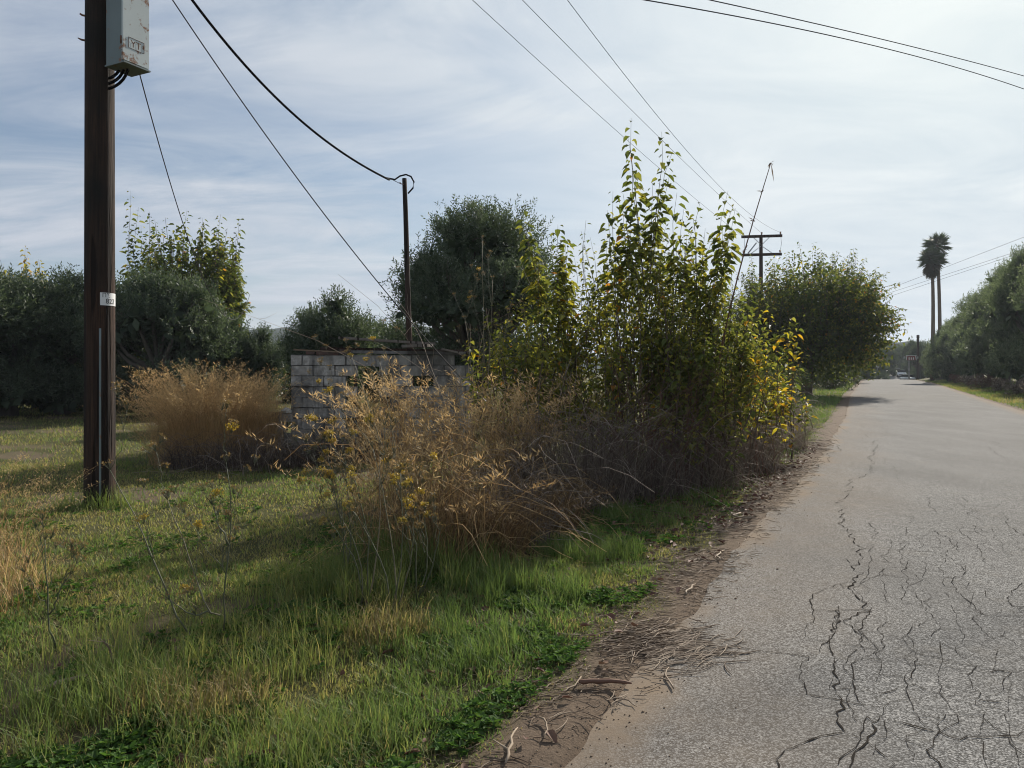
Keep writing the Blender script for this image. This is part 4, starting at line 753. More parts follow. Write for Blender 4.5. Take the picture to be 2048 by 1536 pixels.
# ------------------------------------------------------------------ dry grass clumps
def gz(P): return np.column_stack([P, ground_z(P[:, 0], P[:, 1])])
def dry_clump(label, c, rx, ry, n, hmin, hmax, tmid, mat='dry', nleaf=2, spk=26, spl=.035, lean=(-.12, 0), stem_r=.0022, head=.30, group='tall dry grass clumps', rot=0., spread=.17, fallen=0):
    c = np.array([c[0], c[1], float(ground_z(c[0], c[1]))]); o = empty('dry_grass_clump', c, label, 'dry grass', group)
    a = rng.uniform(0, 6.28, n); r = np.sqrt(rng.random(n)); lx, ly = rx * r * np.cos(a), ry * r * np.sin(a); cs, sn = math.cos(rot), math.sin(rot)
    B = gz(np.column_stack([c[0] + lx * cs - ly * sn, c[1] + lx * sn + ly * cs])) - c
    L = (hmin + (hmax - hmin) * rng.random(n) ** 1.4) * (1 - .2 * r ** 2); out = np.column_stack([lx * cs - ly * sn, lx * sn + ly * cs]) / max(rx, ry)
    hd = out * .28 + rng.normal(0, spread, (n, 2)) + np.array(lean); H = np.column_stack([hd, np.zeros(n)]); s = np.linspace(0, 1, 7)
    dr = rng.uniform(.02, .16, n)[:, None, None]
    path = lambda q: B[:, None] + Z3 * (L[:, None] * q * (1 - .08 * q * q))[..., None] + H[:, None] * (L[:, None] * (q * .55 + q ** 3 * .6))[..., None] - Z3 * dr * (L[:, None] * np.maximum(q - .7, 0) ** 2 * 6)[..., None]
    P = path(np.broadcast_to(s, (n, 7))); st = MB(); st.tubes(P, stem_r * np.linspace(1.1, .45, 7)[None] * np.ones((n, 1)), 3, np.clip(tmid - .05 + rng.normal(0, .22, n), 0, 1)); st.build('stems', M[mat], o)
    hdm = MB(); q = 1 - head + head * rng.random((n, spk)); pos = path(q); an = rng.uniform(0, 6.28, (n, spk)); w = (1.02 - q) / head
    out3 = np.stack([np.cos(an), np.sin(an) , np.zeros_like(an)], -1) + np.array([-.35, 0, 0]); pos = pos + out3 * (.012 + .055 * rng.random((n, spk)) * np.clip(w, .1, 1))[..., None] - Z3 * (.03 * rng.random((n, spk)))[..., None]
    A = out3 * .6 + np.array([0, 0, .55]) + rng.normal(0, .35, out3.shape); m = n * spk
    hdm.leaves(pos.reshape(-1, 3), A.reshape(-1, 3), rnd_dir(m), spl * rng.uniform(.6, 1.4, m), np.full(m, spl * .15), np.clip(np.repeat(tmid + .12 + rng.normal(0, .12, n), spk) + rng.normal(0, .12, m), 0, 1)); hdm.build('seed_heads', M[mat], o)['kind'] = 'stuff'
    if nleaf:
        k = n * nleaf; ii = rng.integers(0, n, k); az = rng.uniform(0, 6.28, k); Hh = np.column_stack([np.cos(az), np.sin(az), np.zeros(k)]); lf = MB()
        Bl = B[ii] + np.column_stack([rng.normal(0, .05, (k, 2)), rng.random(k) * L[ii] * .45]); lf.blades(Bl, Hh, rng.uniform(.25, .7, k) * L[ii] * .75, rng.uniform(.003, .0065, k), np.clip(tmid - .12 + rng.normal(0, .2, k), 0, 1), rng.uniform(.2, 1.0, k)); lf.build('blades', M[mat], o)['kind'] = 'stuff'
    if fallen:
        k = fallen; fs = MB(); a = rng.uniform(0, 6.28, k); r = np.sqrt(rng.random(k)) * .95; lx, ly = rx * r * np.cos(a), ry * r * np.sin(a); q = np.linspace(0, 1, 6)
        b0 = np.column_stack([lx * cs - ly * sn, lx * sn + ly * cs, rng.random(k) ** 1.5 * hmax * .75]); az = rng.uniform(0, 6.28, k); Lf = rng.uniform(.3, 1.0, k); sl_ = rng.normal(.25, .55, k)
        Pf = b0[:, None] + np.stack([np.cos(az)[:, None] * q, np.sin(az)[:, None] * q, sl_[:, None] * q - (sl_[:, None] * .5 + .45) * q ** 2], -1) * Lf[:, None, None] + rng.normal(0, .015, (k, 6, 3)); Pf[..., 2] = np.maximum(Pf[..., 2], .01)
        fs.tubes(Pf, .0028 * np.linspace(1.1, .5, 6)[None] * rng.uniform(.7, 1.5, (k, 1)), 3, np.clip(rng.normal(.75, .25, k), 0, 1)); fs.build('fallen_stems', M[mat], o)['kind'] = 'stuff'
    return o
# golden clump left of the hut
dry_clump('golden dry grass clump with feathery heads left of the hut', (xp(425, 12.9), 12.9), .72, .7, 900, 1.35, 2.05, .8, 'golden', spk=22, spl=.05, lean=(-.06, 0), head=.34)
dry_clump('golden dry grass against the hut\'s left corner', (xp(520, 13.4), 13.4), .34, .5, 320, 1.2, 1.85, .75, 'golden', spk=22, spl=.038, head=.36)
dry_clump('low golden grass at the left foot of the golden clump', (xp(345, 12.6), 12.6), .32, .4, 220, .7, 1.5, .75, 'golden', spk=22, spl=.036, head=.4)
dry_clump('golden grass growing inside the hut seen through the doorway', (xp(738, 15.6), 15.6), .6, .6, 420, 1.0, 1.5, .66, 'golden', spk=20, spl=.04)
# in front of the hut
dry_clump('tan drooping grass in front of the hut doorway', (xp(815, 9.3), 9.3), .34, .45, 80, 1.2, 1.98, .72, spk=28, spl=.07, head=.2, lean=(-.10, -.03), stem_r=.003, nleaf=3)
dry_clump('tall tan grass in the middle before the hut\'s right wall', (xp(905, 8.3), 8.3), .45, .55, 90, .9, 1.75, .64, spk=24, spl=.06, head=.2, lean=(-.08, -.02), stem_r=.003, nleaf=4, fallen=60)
dry_clump('tall brown grass left of the mulberry suckers', (xp(985, 9.0), 9.0), .45, .55, 95, 1.0, 1.95, .66, spk=24, spl=.065, head=.2, lean=(-.05, -.02), stem_r=.003, nleaf=4, fallen=60)
dry_clump('tan grass touching the low green suckers', (xp(1060, 9.6), 9.6), .36, .4, 75, 1.0, 1.9, .68, spk=24, spl=.065, head=.2, lean=(.03, -.02), stem_r=.003, nleaf=3)
dry_clump('thin tan grass beside the fennel, left of the tan clumps', (xp(760, 8.2), 8.2), .35, .4, 26, .9, 1.4, .8, spk=26, spl=.07, lean=(-.1, 0), stem_r=.0028)
dry_clump('sparse short tan grass low beside the fennel stems', (xp(800, 6.3), 6.3), .4, .4, 60, .6, 1.25, .48, spk=18, spl=.05, head=.2, lean=(-.1, 0), nleaf=4, fallen=40, spread=.25)
dry_clump('grey straw stalks standing nearest the camera in the front tangle', (xp(890, 6.2), 6.2), .42, .35, 85, .6, 1.35, .45, spk=16, spl=.06, head=.18, lean=(-.04, -.02), stem_r=.0026, nleaf=4, fallen=60, spread=.22)
dry_clump('loose grey stalks leaning over the verge before the dark thatch', (xp(1030, 6.9), 6.9), .35, .3, 70, .5, 1.2, .5, 'thatch', spk=8, spl=.05, head=.2, lean=(.05, -.05), stem_r=.0026, nleaf=4, fallen=60, spread=.3)
dry_clump('reddish brown mound of fallen grass under the tan clumps', (xp(965, 6.5), 6.5), .36, .30, 320, .3, .66, .34, nleaf=4, spk=5, spl=.03, lean=(.14, -.14), fallen=110, spread=.3)
dry_clump('second reddish brown mound below the dark thatch', (xp(1085, 7.6), 7.6), .35, .3, 260, .35, .7, .30, nleaf=4, spk=5, lean=(.1, -.1), fallen=90, spread=.3)
# dark dead thatch below the suckers
T_ = 'dark thatch under the thicket'
dry_clump('dark grey dead grass below the middle of the thicket', (xp(1130, 8.9), 8.9), .75, .7, 620, .4, 1.45, .42, 'thatch', 3, 3, .03, (.02, -.05), .0024, group=T_, spread=.34, fallen=190, rot=.4)
dry_clump('dark grey dead grass below the tallest suckers', (xp(1255, 9.6), 9.6), .75, .7, 520, .4, 1.35, .40, 'thatch', 3, 3, .03, (.04, -.06), .0024, group=T_, spread=.34, fallen=190, rot=.4)
dry_clump('dark brown dead grass at the road foot of the thicket', (xp(1375, 10.4), 10.4), .75, .65, 520, .3, 1.25, .45, 'thatch', 3, 3, .03, (.06, -.05), .0024, group=T_, spread=.34, fallen=190)
dry_clump('dead grass under the yellowing suckers by the verge', (xp(1465, 12.2), 12.2), .7, .8, 650, .4, 1.0, .5, 'thatch', 3, 6, .03, (.05, -.05), .0026, group=T_, spread=.34, fallen=190)
dry_clump('dry grass at the far road end of the thicket', (xp(1535, 15.8), 15.8), .7, 1.1, 600, .4, 1.0, .6, 'thatch', 3, 8, .035, (.05, -.03), .003, group=T_, spread=.34, fallen=190)
dry_clump('dry grass beyond the thicket toward the roadside mulberry', (xp(1545, 20.5), 20.5), .8, 1.5, 600, .5, 1.1, .6, 'thatch', 3, 8, .04, (.05, -.03), .0035, group=T_, spread=.34, fallen=190)
dry_clump('dark dead grass against the hut\'s foot', (xp(690, 13.0), 13.0), 1.0, .5, 700, .3, .75, .2, 'thatch', 3, 3, .03, (0, -.05), .0025, group=T_, spread=.34, fallen=190)
dry_clump('dark dead grass at the foot of the golden clump', (xp(480, 12.2), 12.2), 1.2, .5, 900, .25, .7, .25, 'thatch', 3, 3, .03, (0, -.08), .0025, group=T_, spread=.34, fallen=190)
# wispy grass at the left edge
dry_clump('pale wispy grass with arching heads at the left edge', (xp(-40, 5.6), 5.6), .28, .5, 70, .75, 1.22, .72, spk=26, spl=.022, lean=(.18, 0), stem_r=.0014, head=.22)
dry_clump('straw tuft with yellow arching blades below the left wispy grass', (xp(-5, 4.9), 4.9), .2, .4, 60, .35, .75, .8, spk=16, spl=.02, lean=(.15, 0), stem_r=.0014, nleaf=4)
# tawny tussock in the foreground
dry_clump('tawny tussock in the grass before the fennel plants', (xp(775, 4.55), 4.55), .26, .18, 160, .12, .36, .30, 'grass', nleaf=5, spk=2, spl=.02, lean=(.02, -.05), stem_r=.0013, group='tussocks')
dry_clump('tangled straw patch in the near left grass', (xp(400, 3.55), 3.55), .34, .26, 300, .10, .30, .22, 'grass', nleaf=4, spk=2, spl=.02, lean=(0, -.05), stem_r=.0013, group='tussocks')
# brambles: bare reddish canes in the thicket
def canes(label, c, rx, ry, n, h, mat, group=None, name='bramble', tm=.5):
    c = np.array([c[0], c[1], float(ground_z(c[0], c[1]))]); o = empty(name, c, label, 'bramble', group); a = rng.uniform(0, 6.28, n); r = np.sqrt(rng.random(n))
    B = np.column_stack([rx * r * np.cos(a), ry * r * np.sin(a), np.zeros(n)]); D = np.column_stack([rng.normal(0, .3, (n, 2)), np.zeros(n)]); L = rng.uniform(.5, 1, n) * h; s = np.linspace(0, 1, 7)
    P = B[:, None] + Z3 * (L[:, None] * (s * 1.25 - .35 * s ** 2))[..., None] + D[:, None] * (L[:, None] * (s + s ** 2 * .6))[..., None] + rng.normal(0, .02, (n, 7, 3)); wd = MB(); wd.tubes(P, .0055 * np.linspace(1, .3, 7)[None] * np.ones((n, 1)), 4, np.clip(rng.normal(tm, .2, n), 0, 1))
    k = n * 3; ii = rng.integers(0, n, k); j = rng.integers(2, 6, k); b = P[ii, j]; e = b + rnd_dir(k) * rng.uniform(.15, .4, (k, 1)) + Z3 * .12; mid = (b + e) / 2 + rng.normal(0, .02, (k, 3)); wd.tubes(np.stack([b, mid, e], 1), np.array([[.003, .0022, .001]]) * np.ones((k, 1)), 3, np.clip(rng.normal(tm, .2, k), 0, 1)); wd.build('canes', M[mat], o); return o
canes('bare reddish bramble canes under the tallest suckers', (xp(1290, 9.9), 9.9), .8, .5, 90, 1.9, 'bramble', 'bare canes')
canes('bare brown canes at the road side of the thicket', (xp(1440, 11.2), 11.2), .8, .6, 90, 1.7, 'bramble', 'bare canes')
canes('bare grey canes left of the suckers', (xp(1120, 9.8), 9.8), .6, .5, 60, 1.9, 'thatch', 'bare canes', tm=.8)
canes('bare pale twigs standing before the tall olive', (xp(975, 11.2), 11.2), .5, .4, 22, 3.3, 'thatch', 'bare canes', tm=.9)
# leaning cane
A_ = gl(1400, 10.2); lc = empty('leaning_cane', A_, 'long dead cane leaning right out of the thicket, tufted at its tip', 'cane'); e = at(1542, 325, 10.6) - np.array(A_)
mb = MB(); q = np.linspace(0, 1, 12)[:, None]; Pc = e * q + np.array([-.25, 0, 0]) * np.sin(q * math.pi) * .5; mb.tube(Pc, np.linspace(.018, .005, 12), 6, .35); mb.build('stem', M['bramble'], lc)
mb = MB()
for i in (6, 7, 8, 9, 10, 11):
    k = 7; D = rnd_dir(k); mb.leaves(np.repeat(Pc[i][None], k, 0), D, rnd_dir(k), rng.uniform(.03, .09, k), np.full(k, .016), rng.random(k) * .5 + .2)
mb.leaves(Pc[-1][None], np.array([[.15, 0, -1.]]), np.array([[1., 0, 0]]), np.array([.28]), np.array([.02]), np.array([.5])); mb.build('nodes', M['thatch'], lc)['kind'] = 'stuff'
# ------------------------------------------------------------------ fennel plants
def fennel(label, loc, stems, tdry=.6, flower=.5, group='fennel plants', ums=.05):
    """stems: list of polylines in photo pixels with depth, first point at the foot"""
    loc = np.array(loc, float); o = empty('fennel_plant', loc, label, 'plant', group); st, fl = MB(), MB()
    def umbel(p, d, yellow):
        k = 13; dr = unit(np.array(d) + rnd_dir(k) * .75); e = p + dr * ums * rng.uniform(.7, 1.1, (k, 1)); st.tubes(np.stack([np.repeat(p[None], k, 0), p * .5 + e * .5, e], 1), np.full((k, 3), .0009), 3, tdry)
        if yellow:
            m = k * 7; b = np.repeat(e, 7, 0) + rnd_dir(m) * .011; fl.leaves(b, rnd_dir(m), rnd_dir(m), np.full(m, .013), np.full(m, .010), np.clip(rng.normal(yellow, .18, m), 0, 1))
        else:
            m = k * 4; b = np.repeat(e, 4, 0); fl.leaves(b, dr.repeat(4, 0) + rnd_dir(m) * .9, rnd_dir(m), np.full(m, .013), np.full(m, .004), np.full(m, .05))
    def branch(P, r, lvl):
        P = np.array(P, float); n = 8; tq = np.linspace(0, len(P) - 1, n); Pn = np.column_stack([np.interp(tq, np.arange(len(P)), P[:, i]) for i in range(3)]); Pn[1:-1] += rng.normal(0, .006, (n - 2, 3))
        st.tube(Pn, np.linspace(r, r * .4, n), 5, float(np.clip(rng.normal(tdry - .2 * (2 - lvl), .12), 0, 1))); L = np.linalg.norm(P[-1] - P[0]); d = unit(Pn[-1] - Pn[-2])
        if lvl > 0:
            for i in range(int(rng.integers(2, 5))):
                k = rng.integers(3, 8); b = Pn[k]; dd = unit(d * .9 + rnd_dir(1)[0] * np.array([.9, .5, .3]) + Z3 * .35); l2 = rng.uniform(.15, .38) * L ** .7; branch([b, b + dd * l2 * .5 + rng.normal(0, .01, 3), b + dd * l2 + Z3 * l2 * .25], r * .45, lvl - 1 if l2 > .12 and rng.random() < .7 else 0)
        umbel(Pn[-1], d + Z3 * .4, rng.uniform(.35, .95) if rng.random() < flower else 0)
    for s in stems: branch([at(*q) - loc if isinstance(q, tuple) else q for q in s], .0055, 2)
    st.build('stems', M['fennel'], o); fl.build('flower_heads', M['umbel'], o)['kind'] = 'stuff'; return o
Yf = 4.35; f0 = at(447, 1262, Yf); f0[2] = float(ground_z(f0[0], f0[1]))
fennel('bare branching fennel with a crooked stem in the near left grass', f0, [[(447, 1262, Yf), (443, 1225, Yf), (457, 1160, Yf), (458, 1090, Yf + .05), (462, 1000, Yf + .1), (452, 925, Yf + .1)], [(440, 1230, Yf), (410, 1215, Yf - .03), (380, 1130, Yf), (358, 1060, Yf), (335, 1000, Yf)], [(380, 1270, Yf - .1), (345, 1215, Yf - .1), (310, 1130, Yf - .1), (290, 1070, Yf - .1), (250, 1000, Yf - .1), (220, 940, Yf - .1)], [(425, 1228, Yf), (380, 1230, Yf - .05), (340, 1200, Yf - .1)], [(458, 1090, Yf), (440, 1050, Yf), (425, 1010, Yf)]], .5, .14)
fennel('single thin fennel stem at the left of the near grass', gl(113, 4.3), [[(113, 1305, 4.3), (97, 1250, 4.3), (93, 1150, 4.3), (90, 1080, 4.3)], [(97, 1230, 4.3), (140, 1150, 4.3)]], .35, .05)
for i, (px, py, tops, lab) in enumerate([(735, 1190, ((660, 985), (705, 935), (760, 900), (640, 1010)), 'yellow flowered fennel leaning left before the hut'), (785, 1205, ((745, 880), (800, 930), (830, 1010), (700, 1000)), 'tall yellow flowered fennel in the middle of the fennel group'), (835, 1185, ((790, 960), (850, 1010), (880, 1050)), 'yellow flowered fennel touching the tan grass'), (690, 1150, ((655, 905), (690, 930), (640, 880)), 'slender fennel with pale stems before the hut doorway'), (800, 1120, ((700, 700), (760, 720), (650, 790)), 'tallest fennel reaching up across the hut wall'), (880, 1110, ((965, 480), (985, 560), (930, 640)), 'very tall dead fennel rising before the tall olive')]):
    b = gp(px, py + 10); Yq = b[1] if i < 4 else 7.6 if i == 4 else 9.6; st = []
    if i == 4: b = np.array([xp(800, 7.6), 7.6, 0])
    if i == 5: b = np.array([xp(955, 9.6), 9.6, 0])
    for tx, ty in tops:
        f = at(tx, ty, Yq) - np.array([b[0], b[1], 0]); st.append([np.zeros(3) + np.array([rng.normal(0, .02), rng.normal(0, .02), 0]), f * .35 + np.array([.05, 0, .05]), f * .7 + np.array([.03, 0, .04]), f])
    fennel(lab, (b[0], b[1], float(ground_z(b[0], b[1]))), st, (.55 if i < 4 else .8), (.26 if i < 4 else .06), 'fennel plants', .05)
# ------------------------------------------------------------------ grass
gr = MB()
def scatter(n, y0, y1, pw=1.0, margin=.08):
    """roots spread over the ground the picture can see, thinning with distance"""
    q = rng.random(n); Yq = (y0 ** (1 - pw) + q * (y1 ** (1 - pw) - y0 ** (1 - pw))) ** (1 / (1 - pw)) if pw != 1 else y0 * (y1 / y0) ** q
    Xq = (rng.random(n) * 2 - 1) * (.666 + margin) * Yq; return Xq, Yq
tracks = []
def grass_batch(n, y0, y1, wid, lo, hi, seg, pw=.3, tall=0.):
    X, Y = scatter(n, y0, y1, pw); u, v = to_uv(X, Y)
    d = np.where(u < 1.5, ledge(v) - u, u - redge(v)); wob = (fnoise(X, Y, .6, 9) - .5) * .5 + (fnoise(X, Y, 2.5, 12) - .5) * .3
    pr = np.where(u < 1.5, sstep(.2, .52, d + wob), sstep(.15, .5, d + wob)); bare = sstep(.58, .68, fnoise(X, Y, 1.4, 21))
    pr = pr * (1 - .8 * bare) * (.35 + .9 * sstep(.3, .6, fnoise(X, Y, .35, 25)))
    ok = rng.random(n) < pr; X, Y, u, v, d = X[ok], Y[ok], u[ok], v[ok], d[ok]; n = len(X)
    B = np.column_stack([X, Y, ground_z(X, Y) - .008]); az = rng.uniform(0, 6.28, n); H = np.column_stack([np.cos(az), np.sin(az), np.zeros(n)])
    patch = fnoise(X, Y, 1.1, 27); fine = fnoise(X, Y, .3, 29); lush = sstep(2.4, 1.5, d) * sstep(.2, .8, d) * (u < 1.5)
    lush = lush * sstep(.35, .6, fnoise(X, Y, .9, 31))
    t = .60 + (patch - .5) * 1.1 + (fine - .5) * .5 + rng.normal(0, .14, n) + lush * .30
    dead = rng.random(n) < (.27 - .15 * lush) + .28 * sstep(.55, .75, fnoise(X, Y, .8, 35)); t = np.where(dead, rng.uniform(0, .33, n), np.clip(t, .36, 1))
    near_l = sstep(4.2, 3.0, Y) * (X < -.4)
    L = rng.uniform(lo, hi, n) * (.5 + 1.0 * fine) * (1 + .6 * lush) * (.8 + .5 * patch) * (1 - .3 * dead) * (1 + .5 * near_l) * sstep(.1, .9, d + .1)
    gr.blades(B, H, L + .012, wid * rng.uniform(.7, 1.3, n) * (Y / y0) ** .55, t, rng.uniform(.15, .95, n), seg)
grass_batch(115000, 2.5, 6.2, .0046, .018, .06, 2, .2)
grass_batch(135000, 5.6, 13, .0072, .02, .062, 2, .3)
grass_batch(80000, 12, 34, .015, .04, .12, 1, .3)
grass_batch(36000, 30, 150, .05, .06, .22, 1, 1.0)
def verge(n, side, v0, v1, lo, hi, wid, tm):
    v = v0 + (v1 - v0) * rng.random(n) ** 1.3; q = rng.random(n); u = redge(v) + .15 + q * 2.2 if side > 0 else ledge(v) - .45 - q * 2.4
    X, Y = to_xy(u, v); ok = rng.random(n) < .3 + .7 * sstep(.35, .6, fnoise(X, Y, .8, 91)); X, Y, v = X[ok], Y[ok], v[ok]; k = len(X); az = rng.uniform(0, 6.28, k)
    gr.blades(np.column_stack([X, Y, ground_z(X, Y) - .01]), np.column_stack([np.cos(az), np.sin(az), np.zeros(k)]), rng.uniform(lo, hi, k), wid * (v / v0) ** .7, np.clip(tm + (fnoise(X, Y, 2.5, 93) - .5) * 1.2 + rng.normal(0, .12, k), 0, 1), rng.uniform(.2, .9, k), 1)
verge(17000, 1, 26, 120, .10, .26, .018, .62); verge(15000, -1, 15, 100, .07, .2, .012, .85)
tag(gr.build('grass', M['grass']), 'short mixed green and straw coloured grass over the field and verges', 'grass', kind='stuff')
# longer grass tufts near the thicket foot and around the pole
tf = MB()
def tuft_zone(cx, cy, rx, ry, n, lo, hi, wid, tm):
    a = rng.uniform(0, 6.28, n); r = np.sqrt(rng.random(n)); X = cx + rx * r * np.cos(a); Y = cy + ry * r * np.sin(a); B = np.column_stack([X, Y, ground_z(X, Y) - .01]); az = rng.uniform(0, 6.28, n)
    cl = sstep(.38, .6, fnoise(X, Y, .22, 45)); u, v = to_uv(X, Y); ok = (rng.random(n) < .25 + .75 * cl) & (ledge(v) - u > .45); B, az, cl = B[ok], az[ok], cl[ok]; n = len(B)
    tf.blades(B, np.column_stack([np.cos(az), np.sin(az), np.zeros(n)]), rng.uniform(lo, hi, n) * (.6 + .5 * cl), np.full(n, wid), np.clip(rng.normal(tm, .15, n), 0, 1), rng.uniform(.1, .8, n))
tuft_zone(PX, PY - .1, .45, .35, 900, .12, .30, .006, .7)
for px, Y, rx, ry, n, lo, hi, tm in ((850, 6.2, .55, .5, 2200, .15, .42, .72), (760, 5.6, .6, .5, 1800, .12, .34, .66), (980, 5.7, .4, .35, 1200, .12, .3, .8), (1060, 5.4, .4, .4, 1800, .1, .26, .9), (1180, 6.6, .45, .5, 1800, .1, .24, .88), (1290, 8.2, .5, .5, 1500, .1, .22, .85), (640, 5.4, .6, .5, 1700, .12, .32, .62), (560, 4.3, .5, .5, 1600, .1, .28, .6), (300, 4.2, .7, .6, 2000, .1, .26, .6), (120, 3.5, .6, .5, 2200, .1, .3, .74), (560, 3.2, .5, .3, 1400, .08, .22, .75), (910, 4.4, .35, .35, 1500, .1, .22, .9), (1640, 24, .9, 4, 2200, .15, .35, .9), (1665, 38, 1.0, 6, 2000, .2, .4, .9)):
    tuft_zone(xp(px, Y), Y, rx, ry, n, lo, hi, .0042 * max(1, Y / 4.5) ** .8, tm)
tag(tf.build('tall_grass', M['grass']), 'longer green grass tufts along the verge and under the thicket', 'grass', kind='stuff')
# broad-leaved weeds near the verge
wd = MB()
def weeds(n, y0, y1, dlo, dhi, sz, th=.5):
    X, Y = scatter(n, y0, y1, .3); u, v = to_uv(X, Y); d = ledge(v) - u; ok = (d > dlo) & (d < dhi) & (fnoise(X, Y, .45, 55) > th); X, Y = X[ok], Y[ok]; n = len(X); k = 5
    az = rng.uniform(0, 6.28, (n, 1)) + np.arange(k) * 1.257 + rng.normal(0, .3, (n, k)); el = rng.uniform(.1, .9, (n, k)); A = np.stack([np.cos(az) * np.cos(el), np.sin(az) * np.cos(el), np.sin(el)], -1).reshape(-1, 3)
    B = np.repeat(np.column_stack([X, Y, ground_z(X, Y) + rng.uniform(.0, .04, n)]), k, 0); m = n * k; S = np.stack([-np.sin(az), np.cos(az), rng.normal(0, .2, az.shape)], -1).reshape(-1, 3)
    L = np.repeat(rng.uniform(.6, 1.4, n) * sz, k) * rng.uniform(.7, 1.2, m); wd.leaves(B, A, S, L, L * .55, np.clip(np.repeat(rng.normal(.5, .2, n), k) + rng.normal(0, .1, m), 0, 1), 'broad')
weeds(26000, 2.6, 6.0, .35, 2.1, .03, .5); weeds(16000, 2.6, 9, .6, 7, .035, .62); weeds(9000, 5, 11, .4, 1.6, .04, .52)
tag(wd.build('clover', M['weed']), 'small broad leaved weeds in the grass near the verge', 'weeds', kind='stuff')
# ------------------------------------------------------------------ dead twigs on the verge
tw = MB()
def twig_path(c, az, L, z, bend): s = np.linspace(-.5, .5, 5); d = np.array([math.cos(az), math.sin(az)]); p = np.array([-d[1], d[0]]); q = c + s[:, None] * L * d + (s[:, None] ** 2 - .1) * bend * L * p; return np.column_stack([q, z + .004 + np.abs(rng.normal(0, .006, 5))])
n = 7500; v = rng.uniform(1.5, 20, n) ** .97; d = rng.normal(.34, .25, n); u = ledge(v) - d; cl = fnoise(u * 0, v, .9, 81)
P = []
for ui, vi, ci, di in zip(u, v, cl, d):
    if rng.random() > sstep(.3, .62, ci) or di < -.15: continue
    x, y = to_xy(ui, vi); z = max(float(ground_z(x, y)), .008 if di < .06 else -9); P.append(twig_path(np.array([x, y]), rng.uniform(-.9, .9) + rng.integers(0, 2) * .4, rng.uniform(.03, .16), z, rng.uniform(-.6, .6)))
P = np.array(P); tw.tubes(P, np.array([[.001, .0022, .0025, .002, .001]]) * rng.uniform(.6, 1.4, (len(P), 1)), 4, rng.random(len(P)))
n = 1500                                            # the raked pile at the near edge
c = gp(1330, 1290); C = np.column_stack([rng.normal(c[0], .16, n), rng.normal(c[1], .17, n)]); P = []
for q in C[:420]: P.append(twig_path(q, rng.normal(.35, .45), rng.uniform(.06, .26), float(ground_z(*q)) + .01 + .03 * rng.random() * math.exp(-((q - c[:2]) ** 2).sum() / .03), rng.uniform(-.5, .5)))
P = np.array(P); P[..., 2] = np.maximum(P[..., 2], .014); tw.tubes(P, np.array([[.0012, .0026, .003, .0024, .001]]) * rng.uniform(.6, 1.3, (len(P), 1)), 4, rng.random(len(P)))
tag(tw.build('twig_litter', M['haystick']), 'brown twig and straw litter strewn along the dirt edge of the road', 'litter', kind='stuff')
def stick(px0, py0, px1, py1, r, lab, bend=.1, mat='haystick', t=.7, fork=0):
    a, b = gp(px0, py0), gp(px1, py1); s = np.linspace(0, 1, 7)[:, None]; pr = np.array([-(b - a)[1], (b - a)[0], 0]); P = a + (b - a) * s + pr * np.sin(s * math.pi) * bend; P[:, :2] += rng.normal(0, .004, (7, 2)); P[:, 2] = np.maximum(ground_z(P[:, 0], P[:, 1]), .012) + r * .9
    mb = MB(); P[:, :2] += rng.normal(0, r * .6, (7, 2)); mb.tube(P, .72 * r * np.array([.7, 1.1, .9, 1.05, .85, .75, .3]), 6, t)
    for i in range(fork): k = 2 + i * 2; mb.tube([P[k], P[k] + pr * .25 * (-1) ** i + (b - a) * .18 + Z3 * .01], [r * .6, r * .25], 5, t)
    tag(mb.build('stick', M[mat], origin=P[0]), lab, 'stick', 'loose sticks on the verge')
stick(1148, 1372, 1262, 1378, .016, 'flat dark strip of bark at the asphalt edge', .03, 'bramble', .6)
stick(1015, 1536, 1040, 1465, .009, 'pale stick at the bottom edge of the picture', .06, t=.95, fork=1)
stick(1350, 1385, 1335, 1340, .007, 'short stick lying out on the asphalt', .1, t=.7, fork=1)
stick(1080, 1440, 1090, 1485, .006, 'thin forked twig on the near dirt', .12, t=.8, fork=1)
stick(1160, 1360, 1115, 1392, .006, 'twig left of the bark strip', .1, t=.75, fork=2)
stick(1285, 1292, 1335, 1262, .009, 'pale thick stick on top of the raked twig pile', .1, t=.9)
stick(1375, 1195, 1392, 1172, .01, 'pale stick pair above the twig pile', .05, t=.95, fork=1)
stick(1483, 1030, 1515, 1042, .013, 'curved pale root on the dirt edge halfway up', -.5, t=.9)
stick(1438, 1125, 1450, 1105, .01, 'short pale stick on the dirt edge below the curved root', .1, t=.9)
stick(60, 1400, 178, 1358, .017, 'pale fallen branch in the near left grass', .05, 'haystick', .8)
stick(330, 1430, 352, 1408, .008, 'short pale stick in the straw patch', .1, 'haystick', .9)
# dead dry thistle stalk in the left foreground
o = empty('dead_stalk', gl(232, 3.9), 'brown dead stalk with a bent spiky top in the near left grass', 'plant'); l0 = np.array(o.location); mb = MB()
mb.tube([np.zeros(3), at(228, 1330, 3.9) - l0, at(218, 1295, 3.9) - l0, at(208, 1284, 3.9) - l0], [.006, .006, .005, .004], 6, .2); tp = at(208, 1284, 3.9) - l0; mb.build('stem', M['haystick'], o)
mb = MB()
for dx, dz in ((-.10, .005), (.06, -.02), (-.03, .03), (.05, .03)): mb.tube([tp, tp + np.array([dx, rng.normal(0, .02), dz])], [.0025, .001], 4, .9)
mb.build('spikes', M['haystick'], o)
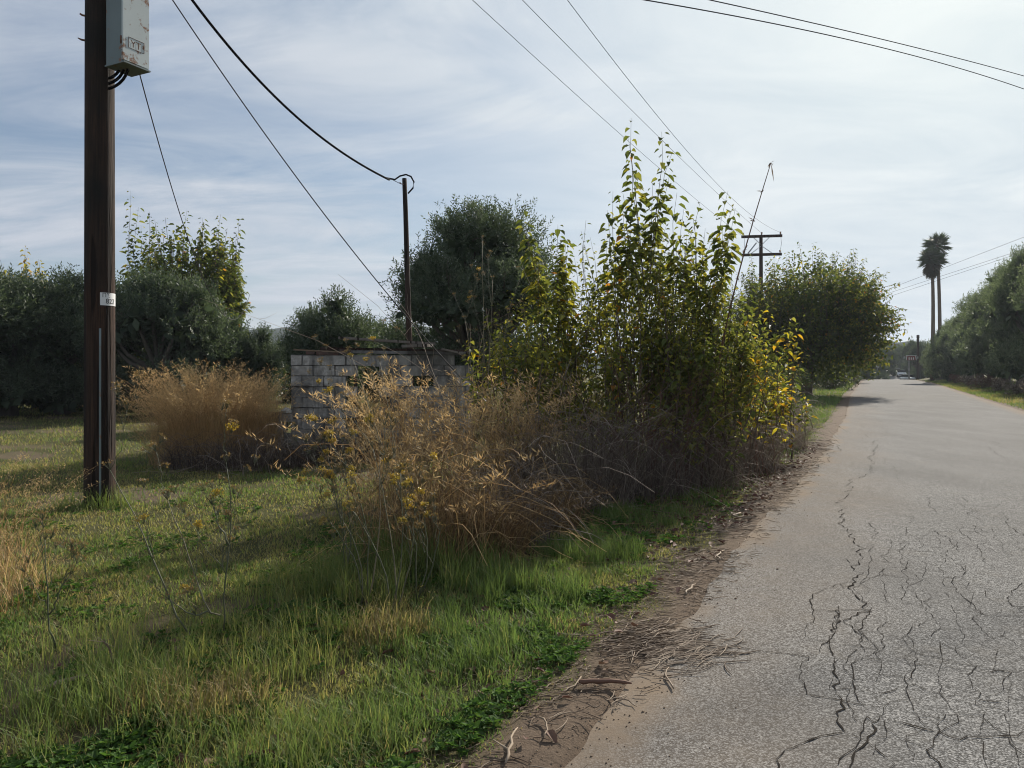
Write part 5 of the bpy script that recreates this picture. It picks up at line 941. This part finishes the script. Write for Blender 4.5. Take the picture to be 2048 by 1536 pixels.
# fallen leaves under the thicket and along the verge
ll = MB(); n = 2600; v = rng.uniform(2, 17, n); d = np.abs(rng.normal(.9, .75, n)) + .1; u = ledge(v) - d; x, y = to_xy(u, v); ok = rng.random(n) < .25 + .75 * sstep(5.5, 9, v); x, y = x[ok], y[ok]; n = len(x); az = rng.uniform(0, 6.28, n); A = np.column_stack([np.cos(az), np.sin(az), rng.normal(.1, .25, n)]); sz = rng.uniform(.03, .085, n)
ll.leaves(np.column_stack([x, y, ground_z(x, y) + .015 + rng.random(n) * .02]), A, np.column_stack([-np.sin(az), np.cos(az), rng.normal(0, .35, n)]), sz, sz * .6, rng.random(n), 'broad')
tag(ll.build('leaf_litter', M['bramble']), 'brown fallen leaves under the thicket and on the verge', 'leaf litter', kind='stuff')
# small stones and clods on the dirt edge
gv = MB(); n = 5200; v = rng.uniform(1.5, 16, n); d = rng.normal(.22, .25, n); u = ledge(v) - d; x, y = to_xy(u, v); z = np.maximum(ground_z(x, y), np.where(d < .05, .008, -9)); r = rng.uniform(.002, .007, n) * np.where(rng.random(n) > .97, 2.2, 1)
o6 = np.array([(1, 0, 0), (-.3, .9, 0), (-.6, -.7, .1), (.1, 0, .75), (.2, -.1, -.5)]); V = np.column_stack([x, y, z])[:, None] + o6[None] * r[:, None, None] * rng.uniform(.7, 1.3, (n, 5, 3)); i = np.arange(n)[:, None] * 5
gv.add(V, np.concatenate([i + np.array([[0, 1, 3]]), i + np.array([[1, 2, 3]]), i + np.array([[2, 0, 3]]), i + np.array([[1, 0, 4]]), i + np.array([[2, 1, 4]]), i + np.array([[0, 2, 4]])]), np.repeat(rng.random(n), 5))
tag(gv.build('gravel', M['haystick']), 'loose grit and clods along the dirt edge of the asphalt', 'gravel', kind='stuff')
# ------------------------------------------------------------------ air
hz = MB(); hz.box((0, 700, 20), 4200, 4600, 64); m, t = new_mat('haze_air'); pv = t.nodes.new('ShaderNodeVolumePrincipled'); pv.inputs['Density'].default_value = .00028; pv.inputs['Color'].default_value = (.80, .88, 1, 1); pv.inputs['Anisotropy'].default_value = .2
t.links.new(pv.outputs[0], t.nodes.new('ShaderNodeOutputMaterial').inputs['Volume']); tag(hz.build('haze', m, None, True), 'thin pale haze in the air', 'haze', kind='stuff')
